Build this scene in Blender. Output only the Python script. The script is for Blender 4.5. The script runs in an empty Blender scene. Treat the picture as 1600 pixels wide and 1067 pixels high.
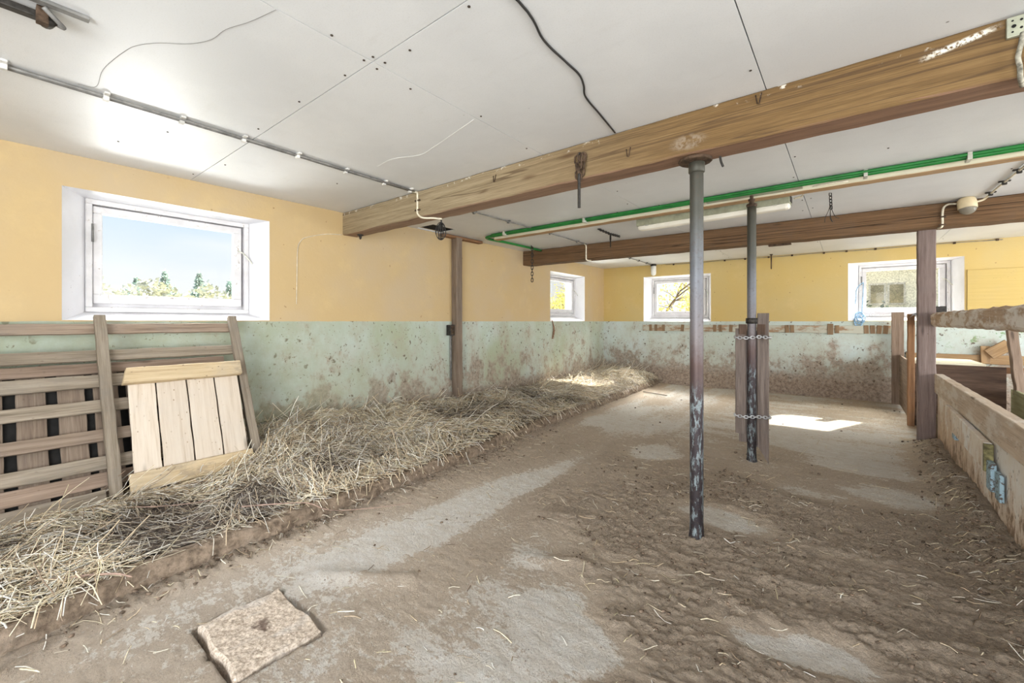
import bpy, bmesh, math, random
import numpy as np
from mathutils import Vector, Matrix

R = math.radians
random.seed(7)
rng = np.random.default_rng(11)
scene = bpy.context.scene
col = scene.collection

# ------------------------------------------------------------------ camera
HC = 2.30          # ceiling height
EYE = 1.20         # camera height, level with the painted dado line
cam_data = bpy.data.cameras.new('camera')
cam = bpy.data.objects.new('camera', cam_data)
col.objects.link(cam)
cam.location = (0, 0, EYE)
cam.rotation_euler = (R(90), 0, R(38.3))
cam_data.sensor_width = 36.0
cam_data.lens = 36.0 * 665.0 / 1600.0
cam_data.shift_y = -31.5 / 1600.0
cam_data.clip_start = 0.05
cam_data.clip_end = 600
scene.camera = cam

# ------------------------------------------------------------------ world, lights, exposure
scene.view_settings.view_transform = 'Standard'
scene.view_settings.look = 'None'
scene.view_settings.gamma = 1.0
scene.view_settings.use_curve_mapping = False
scene.view_settings.exposure = 0.92
scene.cycles.max_bounces = 10
scene.cycles.diffuse_bounces = 6
scene.cycles.transparent_max_bounces = 12
scene.cycles.sample_clamp_indirect = 6.0
scene.cycles.use_denoising = True
scene.cycles.caustics_reflective = False
scene.cycles.caustics_refractive = False

world = bpy.data.worlds.new('sky')
scene.world = world
world.use_nodes = True


def build_world():
    nt = world.node_tree
    nt.nodes.clear()
    L = nt.links
    out = nt.nodes.new('ShaderNodeOutputWorld')
    bg = nt.nodes.new('ShaderNodeBackground')
    tc = nt.nodes.new('ShaderNodeTexCoord')
    sep = nt.nodes.new('ShaderNodeSeparateXYZ')
    ramp = nt.nodes.new('ShaderNodeValToRGB')
    e = ramp.color_ramp.elements
    e[0].position = 0.0
    e[0].color = (0.95, 0.93, 0.86, 1)
    e[1].position = 0.09
    e[1].color = (0.86, 0.90, 0.93, 1)
    k = e.new(0.20)
    k.color = (0.66, 0.80, 0.95, 1)
    k = e.new(0.9)
    k.color = (0.45, 0.66, 0.95, 1)
    mp = nt.nodes.new('ShaderNodeMapping')
    mp.inputs['Scale'].default_value = (1.0, 1.0, 5.0)
    ns = nt.nodes.new('ShaderNodeTexNoise')
    ns.inputs['Scale'].default_value = 2.6
    ns.inputs['Detail'].default_value = 5
    cr = nt.nodes.new('ShaderNodeValToRGB')
    cr.color_ramp.elements[0].position = 0.45
    cr.color_ramp.elements[0].color = (0, 0, 0, 1)
    cr.color_ramp.elements[1].position = 0.75
    cr.color_ramp.elements[1].color = (0.8, 0.8, 0.8, 1)
    mx = nt.nodes.new('ShaderNodeMixRGB')
    mx.inputs['Color2'].default_value = (0.97, 0.97, 0.97, 1)
    L.new(tc.outputs['Generated'], sep.inputs[0])
    L.new(sep.outputs['Z'], ramp.inputs['Fac'])
    L.new(tc.outputs['Generated'], mp.inputs['Vector'])
    L.new(mp.outputs[0], ns.inputs['Vector'])
    L.new(ns.outputs['Fac'], cr.inputs['Fac'])
    L.new(cr.outputs['Color'], mx.inputs['Fac'])
    L.new(ramp.outputs['Color'], mx.inputs['Color1'])
    L.new(mx.outputs['Color'], bg.inputs['Color'])
    bg.inputs['Strength'].default_value = 0.60
    L.new(bg.outputs[0], out.inputs['Surface'])


build_world()


def add_light(name, kind, loc, target, energy, color=(1, 1, 1), size=(1, 1), spread=180):
    d = bpy.data.lights.new(name, kind)
    d.energy = energy
    d.color = color
    if kind == 'AREA':
        d.shape = 'RECTANGLE'
        d.size, d.size_y = size
        d.spread = R(spread)
    o = bpy.data.objects.new(name, d)
    col.objects.link(o)
    o.location = loc
    o.rotation_euler = (Vector(target) - Vector(loc)).to_track_quat('-Z', 'Y').to_euler()
    return o


SUN = Vector((1.05, 2.5, 1.7))       # towards the sun, through the two windows of the back wall
sun = add_light('sun', 'SUN', (4, 12, 9), Vector((4, 12, 9)) - SUN, 13.0, (1.0, 0.95, 0.86))
sun.data.angle = R(0.7)
# fill lamps added at invented, unseen openings behind and right of the camera
add_light('rear_fill_lamp', 'AREA', (0.2, -2.35, 1.15), (-0.8, 3, 1.0), 150, (0.94, 0.975, 1.0), (3.4, 2.1))
add_light('side_fill_lamp_a', 'AREA', (4.15, 1.2, 1.15), (-1, 2.4, 1.1), 95, (0.94, 0.975, 1.0), (2.4, 1.7))
add_light('side_fill_lamp_b', 'AREA', (4.15, 5.9, 1.25), (-1, 6.2, 1.1), 95, (0.94, 0.975, 1.0), (2.8, 1.6))

# lamps added outside the windows to boost their skylight and the ground bounce
add_light('window_fill_lamp_right', 'AREA', (0.75, 9.35, 2.75), (0.2, 6.2, 0.2), 480, (1.0, 0.98, 0.94), (1.6, 0.7))
add_light('window_fill_lamp_middle', 'AREA', (-2.45, 9.25, 2.75), (-2.7, 6.2, 0.2), 420, (1.0, 0.98, 0.94), (1.6, 0.7))
add_light('upward_fill_lamp_near', 'AREA', (-5.7, 1.0, 0.72), (-2.2, 1.0, 2.2), 36, (1.0, 1.0, 1.0), (0.8, 0.6))
add_light('upward_fill_lamp_far', 'AREA', (-5.7, 6.8, 0.72), (-2.2, 6.6, 2.2), 45, (1.0, 1.0, 0.95), (0.8, 0.6))

add_light('window_fill_lamp_near', 'AREA', (-5.3, 1.0, 2.95), (-2.7, 1.3, 0.1), 230, (0.96, 0.98, 1.0), (1.6, 0.8))
add_light('window_fill_lamp_far', 'AREA', (-5.3, 6.85, 2.95), (-2.7, 6.4, 0.1), 170, (1.0, 0.99, 0.94), (1.6, 0.8))

# ------------------------------------------------------------------ material helpers


class M:
    def __init__(self, name):
        self.mat = bpy.data.materials.new(name)
        self.mat.use_nodes = True
        self.nt = self.mat.node_tree
        self.nt.nodes.clear()
        self.out = self.nt.nodes.new('ShaderNodeOutputMaterial')
        self._tc = self._geo = self._oi = None

    def n(self, typ, ins=None, **props):
        nd = self.nt.nodes.new(typ)
        for k, v in props.items():
            setattr(nd, k, v)
        for k, v in (ins or {}).items():
            self.put(nd.inputs[k], v)
        return nd

    def put(self, sock, v):
        if isinstance(v, bpy.types.NodeSocket):
            self.nt.links.new(v, sock)
        elif isinstance(v, (tuple, list)) and len(v) == 3 and sock.type == 'RGBA':
            sock.default_value = (v[0], v[1], v[2], 1)
        else:
            sock.default_value = v

    @property
    def obj(self):
        if not self._tc:
            self._tc = self.n('ShaderNodeTexCoord')
        return self._tc.outputs['Object']

    @property
    def pos(self):
        if not self._geo:
            self._geo = self.n('ShaderNodeNewGeometry')
        return self._geo.outputs['Position']

    @property
    def rand(self):
        if not self._oi:
            self._oi = self.n('ShaderNodeObjectInfo')
        return self._oi.outputs['Random']

    def xyz(self, v):
        s = self.n('ShaderNodeSeparateXYZ', {0: v})
        return s.outputs[0], s.outputs[1], s.outputs[2]

    def mapping(self, v, scale=(1, 1, 1), loc=(0, 0, 0), rot=(0, 0, 0)):
        return self.n('ShaderNodeMapping', {'Vector': v, 'Scale': scale, 'Location': loc, 'Rotation': rot}).outputs[0]

    def noise(self, v, scale=5, detail=4, rough=0.55, dist=0.0):
        return self.n('ShaderNodeTexNoise', {'Vector': v, 'Scale': scale, 'Detail': detail, 'Roughness': rough,
                                             'Distortion': dist}).outputs['Fac']

    def warp(self, v, scale=8, amt=0.05):
        c = self.n('ShaderNodeTexNoise', {'Vector': v, 'Scale': scale, 'Detail': 4}).outputs['Color']
        c = self.n('ShaderNodeVectorMath', {0: c, 1: (0.5, 0.5, 0.5)}, operation='SUBTRACT').outputs[0]
        c = self.n('ShaderNodeVectorMath', {0: c, 'Scale': amt}, operation='SCALE').outputs[0]
        return self.n('ShaderNodeVectorMath', {0: v, 1: c}, operation='ADD').outputs[0]

    def voro(self, v, scale=5, out='Distance', rnd=1.0):
        return self.n('ShaderNodeTexVoronoi', {'Vector': v, 'Scale': scale, 'Randomness': rnd}).outputs[out]

    def math(self, op, a, b=0.0, clamp=False):
        return self.n('ShaderNodeMath', {0: a, 1: b}, operation=op, use_clamp=clamp).outputs[0]

    def rng(self, v, a, b, c=0.0, d=1.0, smooth=True):
        return self.n('ShaderNodeMapRange', {'Value': v, 'From Min': a, 'From Max': b, 'To Min': c, 'To Max': d},
                      interpolation_type='SMOOTHSTEP' if smooth else 'LINEAR').outputs[0]

    def mix(self, f, a, b, blend='MIX'):
        return self.n('ShaderNodeMixRGB', {'Fac': f, 'Color1': a, 'Color2': b}, blend_type=blend).outputs[0]

    def ramp(self, f, stops):
        nd = self.n('ShaderNodeValToRGB', {'Fac': f})
        e = nd.color_ramp.elements
        for i, (p, c) in enumerate(stops):
            if i < 2:
                e[i].position = p
                e[i].color = (*c, 1)
            else:
                k = e.new(p)
                k.color = (*c, 1)
        return nd.outputs[0]

    def attr(self, name, out='Color'):
        return self.n('ShaderNodeAttribute', attribute_name=name).outputs[out]

    def bump(self, h, strength=0.3, dist=0.01, normal=None):
        ins = {'Height': h, 'Strength': strength, 'Distance': dist}
        if normal is not None:
            ins['Normal'] = normal
        return self.n('ShaderNodeBump', ins).outputs[0]

    def bsdf(self, color, rough=0.8, normal=None, metal=0.0, spec=0.3, **kw):
        ins = {'Base Color': color, 'Roughness': rough, 'Metallic': metal, 'Specular IOR Level': spec}
        ins.update(kw)
        b = self.n('ShaderNodeBsdfPrincipled', ins)
        if normal is not None:
            self.put(b.inputs['Normal'], normal)
        self.nt.links.new(b.outputs[0], self.out.inputs['Surface'])
        return self.mat


def plain(name, c, rough=0.7, metal=0.0, var=0.25, scale=30, bump=0.15):
    m = M(name)
    n1 = m.noise(m.obj, scale, 5)
    n2 = m.noise(m.pos, scale * 0.25, 4)
    f = m.rng(m.math('ADD', n1, n2), 0.7, 1.3)
    c2 = tuple(q * (1 - var * 1.3) for q in c)
    c1 = tuple(min(1, q * (1 + var * 0.5)) for q in c)
    return m.bsdf(m.mix(f, c2, c1), rough, m.bump(n1, bump, 0.004), metal)


def wood(name, dark, mid, light, knots=True, specks=(0.10, 0.07, 0.05), speck_amt=0.5, rough=0.8, weather=0.3,
         grain=1.0, worn=None, checks=False):
    m = M(name)
    off = m.math('MULTIPLY', m.rand, 37.0)
    vec = m.n('ShaderNodeVectorMath', {0: m.obj, 1: m.n('ShaderNodeCombineXYZ', {0: off, 1: off, 2: off}).outputs[0]},
              operation='ADD').outputs[0]
    g1 = m.noise(m.mapping(vec, (1.3, 24 * grain, 24 * grain)), 1.6, 6, 0.65, 0.3)
    g2 = m.noise(m.mapping(vec, (4, 150 * grain, 150 * grain)), 1.4, 3, 0.6)
    g = m.math('ADD', m.math('MULTIPLY', g1, 0.7), m.math('MULTIPLY', g2, 0.3))
    c = m.ramp(g, [(0.30, dark), (0.72, light), (0.48, mid)])
    if knots:
        kv = m.voro(m.mapping(vec, (2.2, 9, 9)), 1.0)
        k = m.rng(kv, 0.05, 0.17, 1.0, 0.0)
        gate = m.rng(m.noise(m.mapping(vec, (1.7, 5, 5)), 1.0, 1), 0.47, 0.53)
        c = m.mix(m.math('MULTIPLY', m.math('MULTIPLY', k, gate), 0.75), c, tuple(q * 0.45 for q in dark))
    if checks:
        ck = m.math('ABSOLUTE', m.math('SUBTRACT', m.noise(m.mapping(vec, (0.10, 6, 6)), 1.0, 3), 0.5))
        c = m.mix(m.rng(ck, 0.0, 0.010, 0.8, 0.0), c, tuple(q * 0.3 for q in dark))
    w = m.rng(m.noise(vec, 5, 5, 0.65), 0.45, 0.7)
    grey = tuple(0.5 * q + 0.5 * sum(mid) / 3 * 0.9 for q in mid)
    c = m.mix(m.math('MULTIPLY', w, weather), c, grey)
    s1 = m.rng(m.voro(m.mapping(vec, (1, 1.6, 1.6)), 26), 0.10, 0.22, 1.0, 0.0)
    s2 = m.rng(m.noise(vec, 9, 3), 0.50, 0.62)
    c = m.mix(m.math('MULTIPLY', m.math('MULTIPLY', s1, s2), speck_amt), c, specks)
    if worn:
        wv = m.rng(m.noise(m.mapping(vec, (1, 2.5, 2.5)), 3.2, 6, 0.7), worn[1], worn[1] + 0.12)
        c = m.mix(m.math('MULTIPLY', wv, worn[2]), c, worn[0])
    val = m.rng(m.rand, 0, 1, 0.86, 1.12, False)
    c = m.mix(1.0, c, m.n('ShaderNodeCombineXYZ', {0: val, 1: val, 2: val}).outputs[0], 'MULTIPLY')
    nrm = m.bump(g, 0.35, 0.004)
    return m.bsdf(c, rough, nrm, spec=0.25)


MAT = {}


def build_materials():
    # --- painted walls: ochre above, mint below, muck towards the floor
    for key, ylo, mint, muck, band, mintmix in (
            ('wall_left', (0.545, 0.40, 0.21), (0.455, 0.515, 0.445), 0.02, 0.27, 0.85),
            ('wall_back', (0.56, 0.41, 0.155), (0.50, 0.565, 0.525), 0.03, 0.34, 0.25)):
        m = M(key)
        x, y, z = m.xyz(m.pos)
        wob = m.noise(m.pos, 9, 3)
        edge = m.math('ADD', z, m.math('MULTIPLY', m.math('SUBTRACT', wob, 0.5), 0.012))
        up = m.rng(edge, 1.197, 1.203)
        # ochre
        n1 = m.noise(m.pos, 1.1, 4)
        yel = m.mix(m.rng(n1, 0.35, 0.7), ylo, tuple(q * f for q, f in zip(ylo, (0.96, 1.02, 1.25))))
        yel = m.mix(m.math('MULTIPLY', m.rng(m.noise(m.pos, 3.0, 6, 0.7), 0.5, 0.75), 0.35), yel, (0.66, 0.50, 0.25))
        dots = m.rng(m.voro(m.warp(m.pos, 20, 0.05), 9), 0.045, 0.085, 1, 0)
        gate = m.rng(m.noise(m.pos, 2.3, 2), 0.42, 0.50)
        yel = m.mix(m.math('MULTIPLY', m.math('MULTIPLY', dots, gate), 0.8), yel, (0.28, 0.17, 0.08))
        # faint brush relief lines and scratches
        # mint
        mn = m.noise(m.pos, 1.6, 5, 0.6)
        mi = m.mix(m.rng(mn, 0.35, 0.7), mint, tuple(q * f for q, f in zip(mint, (1.05, 1.08, 1.18))))
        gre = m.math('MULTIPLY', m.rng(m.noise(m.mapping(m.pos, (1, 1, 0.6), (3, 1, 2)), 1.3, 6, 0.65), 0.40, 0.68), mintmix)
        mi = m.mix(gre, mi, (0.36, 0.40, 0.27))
        # moss-green flakes on the right part of the back wall
        if key == 'wall_back':
            mo = m.math('MULTIPLY', m.rng(m.noise(m.pos, 7, 7, 0.75), 0.56, 0.60), m.rng(x, 0.9, 1.3))
            mi = m.mix(m.math('MULTIPLY', mo, 0.85), mi, (0.17, 0.30, 0.12))
        # muck: thresholded noise, thicker towards the bottom of the wall
        d1 = m.noise(m.mapping(m.pos, (1, 1, 0.8)), 3.4, 8, 0.68)
        d2 = m.noise(m.mapping(m.pos, (1, 1, 0.7), (7, 2, 5)), 15, 6, 0.65)
        d = m.math('ADD', m.math('MULTIPLY', d1, 0.7), m.math('MULTIPLY', d2, 0.3))
        low = m.rng(z, 1.15, 0.0, 0.0, 1.0, False)
        thr = m.math('ADD', d, m.math('MULTIPLY', m.math('POWER', low, 1.5), 0.27))
        dm = m.rng(thr, 0.60 - muck, 0.70 - muck)
        film = m.rng(thr, 0.44, 0.70)
        brown = m.mix(m.rng(m.noise(m.pos, 24, 6, 0.75), 0.32, 0.68), (0.17, 0.12, 0.09), (0.40, 0.315, 0.25))
        mi = m.mix(m.math('MULTIPLY', film, 0.55), mi, (0.40, 0.335, 0.265))
        fine = m.rng(m.noise(m.pos, 30, 6, 0.75), 0.36, 0.58, 0.55, 1.0)
        mi = m.mix(m.math('MULTIPLY', m.math('MULTIPLY', dm, fine), 0.85), mi, brown)
        # solid muck band right at the base
        bt = m.math('ADD', z, m.math('MULTIPLY', m.math('SUBTRACT', d, 0.5), 0.75))
        bnd = m.rng(bt, band + 0.05, band - 0.12)
        mi = m.mix(m.math('MULTIPLY', m.math('MULTIPLY', bnd, m.rng(fine, 0, 1, 0.6, 1.0)), 0.85), mi, brown)
        # splashes
        wp = m.warp(m.pos, 18, 0.10)
        sp = m.rng(m.voro(m.mapping(wp, (1, 1, 0.75)), 13), 0.10, 0.24, 1, 0)
        sg = m.rng(m.noise(m.pos, 3.2, 5), 0.44, 0.50)
        sp2 = m.rng(m.voro(m.mapping(wp, (1.1, 1.1, 0.7), (3, 3, 1)), 30), 0.10, 0.22, 1, 0)
        sg2 = m.rng(m.noise(m.mapping(m.pos, loc=(4, 1, 3)), 4.1, 5), 0.42, 0.49)
        mi = m.mix(m.math('MULTIPLY', m.math('MULTIPLY', sp, sg), 0.92), mi, (0.12, 0.085, 0.06))
        mi = m.mix(m.math('MULTIPLY', m.math('MULTIPLY', sp2, sg2), 0.88), mi, (0.15, 0.10, 0.07))
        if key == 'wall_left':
            near_shade = m.math('MULTIPLY', m.rng(m.math('ADD', y, m.math('MULTIPLY', m.noise(m.pos, 2.0, 5), 1.6)), 4.3, 2.2), m.rng(m.noise(m.pos, 5, 6, 0.7), 0.30, 0.62, 0.35, 0.95))
            mi = m.mix(m.math('MULTIPLY', near_shade, 0.62), mi, (0.29, 0.315, 0.205))  # weaker light on the near end, put into the mint as darker green
        c = m.mix(up, mi, yel)
        h = m.math('ADD', m.noise(m.pos, 40, 5), m.math('MULTIPLY', d1, 1.5))
        MAT[key] = m.bsdf(c, 0.75, m.bump(h, 0.25, 0.006), spec=0.3)

    # --- ceiling board
    m = M('ceiling_board')
    n1 = m.noise(m.pos, 1.2, 5, 0.6)
    n2 = m.noise(m.mapping(m.pos, (1, 3, 1)), 6, 6, 0.7)
    n3 = m.noise(m.pos, 160, 2)
    c = m.mix(m.rng(n1, 0.35, 0.7), (0.655, 0.67, 0.685), (0.73, 0.745, 0.76))
    c = m.mix(m.math('MULTIPLY', m.rng(n2, 0.55, 0.78), 0.30), c, (0.58, 0.585, 0.58))
    c = m.mix(m.math('MULTIPLY', m.rng(n3, 0.50, 0.7), 0.22), c, (0.55, 0.55, 0.55))
    dots = m.math('MULTIPLY', m.rng(m.voro(m.pos, 4.5), 0.012, 0.030, 1, 0), m.rng(m.noise(m.pos, 3, 2), 0.5, 0.56))
    c = m.mix(m.math('MULTIPLY', dots, 0.8), c, (0.10, 0.09, 0.08))
    MAT['ceiling'] = m.bsdf(c, 0.42, m.bump(n3, 0.06, 0.002), spec=0.35)
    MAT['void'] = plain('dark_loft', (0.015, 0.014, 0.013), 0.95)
    MAT['nail'] = plain('rusty_nail', (0.06, 0.045, 0.035), 0.7, 0.3)

    # --- floor
    m = M('mucky_concrete')
    dirt = m.attr('dirt', 'Fac')
    f1 = m.noise(m.pos, 42, 7, 0.78)
    f2 = m.noise(m.mapping(m.pos, (1.0, 2.2, 1)), 9, 7, 0.72)
    f3 = m.noise(m.pos, 1.3, 4)
    x, y, z = m.xyz(m.pos)
    f4 = m.noise(m.pos, 130, 5, 0.8)
    conc = m.mix(m.rng(f2, 0.35, 0.68), (0.84, 0.765, 0.67), (0.97, 0.93, 0.87))
    f6 = m.math('SUBTRACT', m.noise(m.mapping(m.pos, (1.0, 1.8, 1), rot=(0, 0, R(20))), 15, 7, 0.75), 0.5)
    dirt = m.math('ADD', dirt, m.math('MULTIPLY', f6, 0.9))
    dd = m.math('ADD', dirt, m.math('MULTIPLY', m.math('SUBTRACT', m.math('ADD', f1, f2), 1.0), 1.5))
    film = m.mix(m.rng(f3, 0.35, 0.65), (0.575, 0.46, 0.35), (0.68, 0.555, 0.43))
    film = m.mix(m.math('MULTIPLY', m.rng(f2, 0.42, 0.66), 0.45), film, (0.77, 0.67, 0.56))
    tan = m.rng(y, 3.9, 6.2)
    film = m.mix(m.math('MULTIPLY', tan, 0.7), film, (0.72, 0.57, 0.405))
    muckc = m.mix(m.rng(m.math('ADD', m.math('MULTIPLY', f1, 0.5), m.math('MULTIPLY', f4, 0.5)), 0.36, 0.62), (0.19, 0.14, 0.10), (0.72, 0.58, 0.445))
    c = m.mix(m.rng(dd, 0.02, 0.20), conc, film)
    c = m.mix(m.math('MULTIPLY', m.rng(dd, 0.44, 0.84), 0.88), c, muckc)
    c = m.mix(m.rng(f4, 0.53, 0.66, 0, 0.45), c, (0.20, 0.145, 0.105))
    c = m.mix(m.rng(f4, 0.46, 0.34, 0, 0.45), c, (0.74, 0.65, 0.55))
    fleck = m.math('MULTIPLY', m.rng(m.voro(m.mapping(m.pos, (1.4, 1, 1)), 60), 0.06, 0.13, 1, 0), m.rng(m.noise(m.pos, 6, 2), 0.5, 0.6))
    c = m.mix(m.math('MULTIPLY', fleck, 0.6), c, (0.10, 0.07, 0.05))
    h = m.math('ADD', m.math('MULTIPLY', f4, 0.8), m.math('MULTIPLY', f1, 2.0))
    MAT['floor'] = m.bsdf(c, 0.62, m.bump(h, 1.0, 0.02), spec=0.35)

    m = M('kerb_concrete')
    f1 = m.noise(m.pos, 22, 7, 0.7)
    f2 = m.noise(m.pos, 4, 5)
    c = m.mix(m.rng(f1, 0.3, 0.7), (0.10, 0.072, 0.05), (0.32, 0.245, 0.18))
    c = m.mix(m.math('MULTIPLY', m.rng(f2, 0.52, 0.7), 0.4), c, (0.42, 0.35, 0.28))
    MAT['kerb'] = m.bsdf(c, 0.9, m.bump(f1, 0.7, 0.015))

    m = M('slab_concrete')
    f1 = m.noise(m.pos, 75, 7, 0.78)
    f2 = m.noise(m.mapping(m.pos, (3, 1, 1)), 5, 5)
    c = m.mix(m.rng(f1, 0.36, 0.62), (0.30, 0.235, 0.18), (0.68, 0.58, 0.48))
    c = m.mix(m.math('MULTIPLY', m.rng(f2, 0.52, 0.7), 0.45), c, (0.50, 0.48, 0.46))
    dv = m.n('ShaderNodeVectorMath', {0: m.pos, 1: (-1.795, 0.70, 0.03)}, operation='DISTANCE').outputs['Value']
    st = m.math('ADD', dv, m.math('MULTIPLY', m.math('SUBTRACT', m.noise(m.pos, 45, 5), 0.5), 0.09))
    c = m.mix(m.rng(st, 0.045, 0.02, 0, 0.85), c, (0.10, 0.06, 0.045))
    MAT['slab'] = m.bsdf(c, 0.9, m.bump(f1, 0.6, 0.012))

    # --- straw, dung
    m = M('straw')
    c = m.attr('Col')
    n = m.noise(m.pos, 60, 3)
    c = m.mix(1.0, c, m.ramp(n, [(0.3, (0.72, 0.72, 0.72)), (0.7, (1.1, 1.1, 1.1))]), 'MULTIPLY')
    MAT['straw'] = m.bsdf(c, 0.6, spec=0.3)
    m = M('trampled_bedding')
    d = m.attr('dark', 'Fac')
    n1 = m.noise(m.pos, 45, 7, 0.75)
    n2 = m.noise(m.mapping(m.pos, (1, 2.5, 1)), 24, 6, 0.7)
    c1 = m.mix(m.rng(n1, 0.3, 0.7), (0.13, 0.10, 0.065), (0.36, 0.30, 0.20))
    c2 = m.mix(m.rng(n2, 0.3, 0.7), (0.055, 0.042, 0.035), (0.19, 0.15, 0.12))
    MAT['bedding'] = m.bsdf(m.mix(d, c1, c2), 0.9, m.bump(m.math('ADD', n1, n2), 0.9, 0.02))
    MAT['clod'] = plain('dry_dung', (0.20, 0.145, 0.105), 0.95, 0, 0.5, 40, 0.4)

    # --- woods
    MAT['beam'] = None
    m = M('beam_timber')
    x, y, z = m.xyz(m.obj)
    g1 = m.noise(m.mapping(m.obj, (0.9, 26, 26)), 1.5, 7, 0.65, 0.25)
    g2 = m.noise(m.mapping(m.obj, (5, 160, 160)), 1.4, 4, 0.65)
    g = m.math('ADD', m.math('MULTIPLY', g1, 0.55), m.math('MULTIPLY', g2, 0.45))
    pale = m.ramp(g, [(0.3, (0.15, 0.11, 0.065)), (0.7, (0.41, 0.335, 0.225)), (0.5, (0.29, 0.228, 0.142))])
    warm = m.ramp(g, [(0.3, (0.075, 0.043, 0.018)), (0.7, (0.23, 0.145, 0.062)), (0.5, (0.155, 0.092, 0.036))])
    px, py, pz = m.xyz(m.pos)
    c = m.mix(m.rng(px, -2.6, -0.4), pale, warm)
    kv = m.voro(m.mapping(m.obj, (2.0, 8, 8)), 1.0)
    gate = m.rng(m.noise(m.mapping(m.obj, (1.7, 5, 5)), 1.0, 1), 0.45, 0.52)
    c = m.mix(m.math('MULTIPLY', m.math('MULTIPLY', m.rng(kv, 0.05, 0.2, 1, 0), gate), 0.7), c, (0.09, 0.045, 0.02))
    # long checks in the timber
    ck = m.math('ABSOLUTE', m.math('SUBTRACT', m.noise(m.mapping(m.obj, (0.10, 6, 6)), 1.0, 3), 0.5))
    c = m.mix(m.rng(ck, 0.0, 0.008, 0.7, 0.0), c, (0.07, 0.04, 0.02))
    # ragged plaster along the upper arris and a chalk smear
    pl = m.math('MULTIPLY', m.rng(m.noise(m.obj, 16, 5, 0.7), 0.58, 0.64), m.rng(pz, 2.255, 2.285))
    c = m.mix(m.math('MULTIPLY', pl, 0.8), c, (0.70, 0.67, 0.60))
    ex = m.math('ABSOLUTE', m.math('SUBTRACT', px, 0.33))
    ln = m.math('ABSOLUTE', m.math('SUBTRACT', pz, m.math('ADD', 2.255, m.math('MULTIPLY', m.math('SUBTRACT', px, 0.33), 0.22))))
    ch = m.math('MULTIPLY', m.rng(ex, 0.05, 0.12, 1, 0), m.rng(ln, 0.004, 0.016, 1, 0))
    ch = m.math('MULTIPLY', ch, m.rng(m.noise(m.obj, 70, 4, 0.7), 0.40, 0.55))
    c = m.mix(ch, c, (0.80, 0.77, 0.68))
    # scuffed knot above the pipe head
    dv = m.n('ShaderNodeVectorMath', {0: m.mapping(m.pos, (1, 1, 2.2)), 1: (-0.66, 2.32, 2.14 * 2.2)}, operation='DISTANCE').outputs['Value']
    sc = m.math('MULTIPLY', m.rng(dv, 0.05, 0.11, 1, 0), m.rng(m.noise(m.obj, 30, 5, 0.7), 0.40, 0.6))
    c = m.mix(m.math('MULTIPLY', sc, 0.7), c, (0.28, 0.225, 0.17))
    # the underside is a redder sawn face
    nz = m.xyz(m.n('ShaderNodeNewGeometry').outputs['Normal'])[2]
    c = m.mix(m.rng(nz, -0.6, -0.8, 0, 0.65), c, m.ramp(g, [(0.3, (0.15, 0.08, 0.055)), (0.7, (0.36, 0.215, 0.155))]))
    MAT['beam'] = m.bsdf(c, 0.75, m.bump(g, 0.4, 0.005), spec=0.25)

    MAT['beam_far'] = wood('far_beam_timber', (0.08, 0.043, 0.021), (0.155, 0.088, 0.044), (0.24, 0.145, 0.077), speck_amt=0.4, grain=1.6, checks=True)
    MAT['grey_wood'] = wood('weathered_grey_wood', (0.11, 0.087, 0.062), (0.25, 0.205, 0.155), (0.41, 0.355, 0.285), weather=0.5, speck_amt=0.35)
    MAT['brown_slat'] = wood('brown_slat_wood', (0.12, 0.083, 0.06), (0.24, 0.18, 0.135), (0.37, 0.30, 0.235), weather=0.4, speck_amt=0.3)
    MAT['gate_wood'] = wood('mucky_gate_board', (0.10, 0.07, 0.05), (0.20, 0.148, 0.11), (0.33, 0.262, 0.20), speck_amt=0.3,
                            worn=((0.55, 0.52, 0.48), 0.66, 0.5))
    MAT['pale_wood'] = wood('pale_pine', (0.45, 0.36, 0.27), (0.60, 0.515, 0.425), (0.67, 0.60, 0.515), weather=0.25, speck_amt=0.85,
                            specks=(0.26, 0.17, 0.09))
    MAT['batten_wood'] = wood('stained_pine_batten', (0.36, 0.25, 0.14), (0.58, 0.45, 0.28), (0.74, 0.61, 0.42), weather=0.4, speck_amt=0.9,
                              worn=((0.30, 0.25, 0.19), 0.52, 0.6))
    MAT['post_wood'] = wood('purple_brown_post', (0.12, 0.088, 0.080), (0.22, 0.165, 0.15), (0.34, 0.27, 0.25), weather=0.25, speck_amt=0.6)
    MAT['plank_dark'] = wood('dark_weathered_plank', (0.075, 0.056, 0.048), (0.16, 0.125, 0.108), (0.29, 0.24, 0.21), weather=0.3, speck_amt=0.6)
    MAT['orange_wood'] = wood('orange_brown_post', (0.12, 0.06, 0.03), (0.23, 0.12, 0.06), (0.35, 0.20, 0.105), speck_amt=0.4)
    MAT['brown_wood'] = wood('brown_board', (0.12, 0.082, 0.06), (0.23, 0.165, 0.122), (0.35, 0.265, 0.205), weather=0.2, speck_amt=0.4)
    MAT['dark_ply'] = wood('dark_wet_plywood', (0.035, 0.022, 0.016), (0.085, 0.052, 0.036), (0.17, 0.11, 0.08), grain=0.4, speck_amt=0.3)
    MAT['rail_wood'] = wood('gnawed_rail', (0.26, 0.17, 0.105), (0.44, 0.31, 0.21), (0.58, 0.46, 0.35), weather=0.4,
                            worn=((0.74, 0.71, 0.67), 0.46, 0.85))
    MAT['part_top'] = wood('scuffed_partition_board', (0.34, 0.25, 0.17), (0.60, 0.48, 0.37), (0.74, 0.64, 0.53), weather=0.3, speck_amt=0.6,
                           worn=((0.78, 0.73, 0.66), 0.48, 0.75))
    m = M('mucky_whitewashed_plywood')
    n1 = m.noise(m.mapping(m.pos, (1, 1, 0.45)), 7, 7, 0.72)
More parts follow.
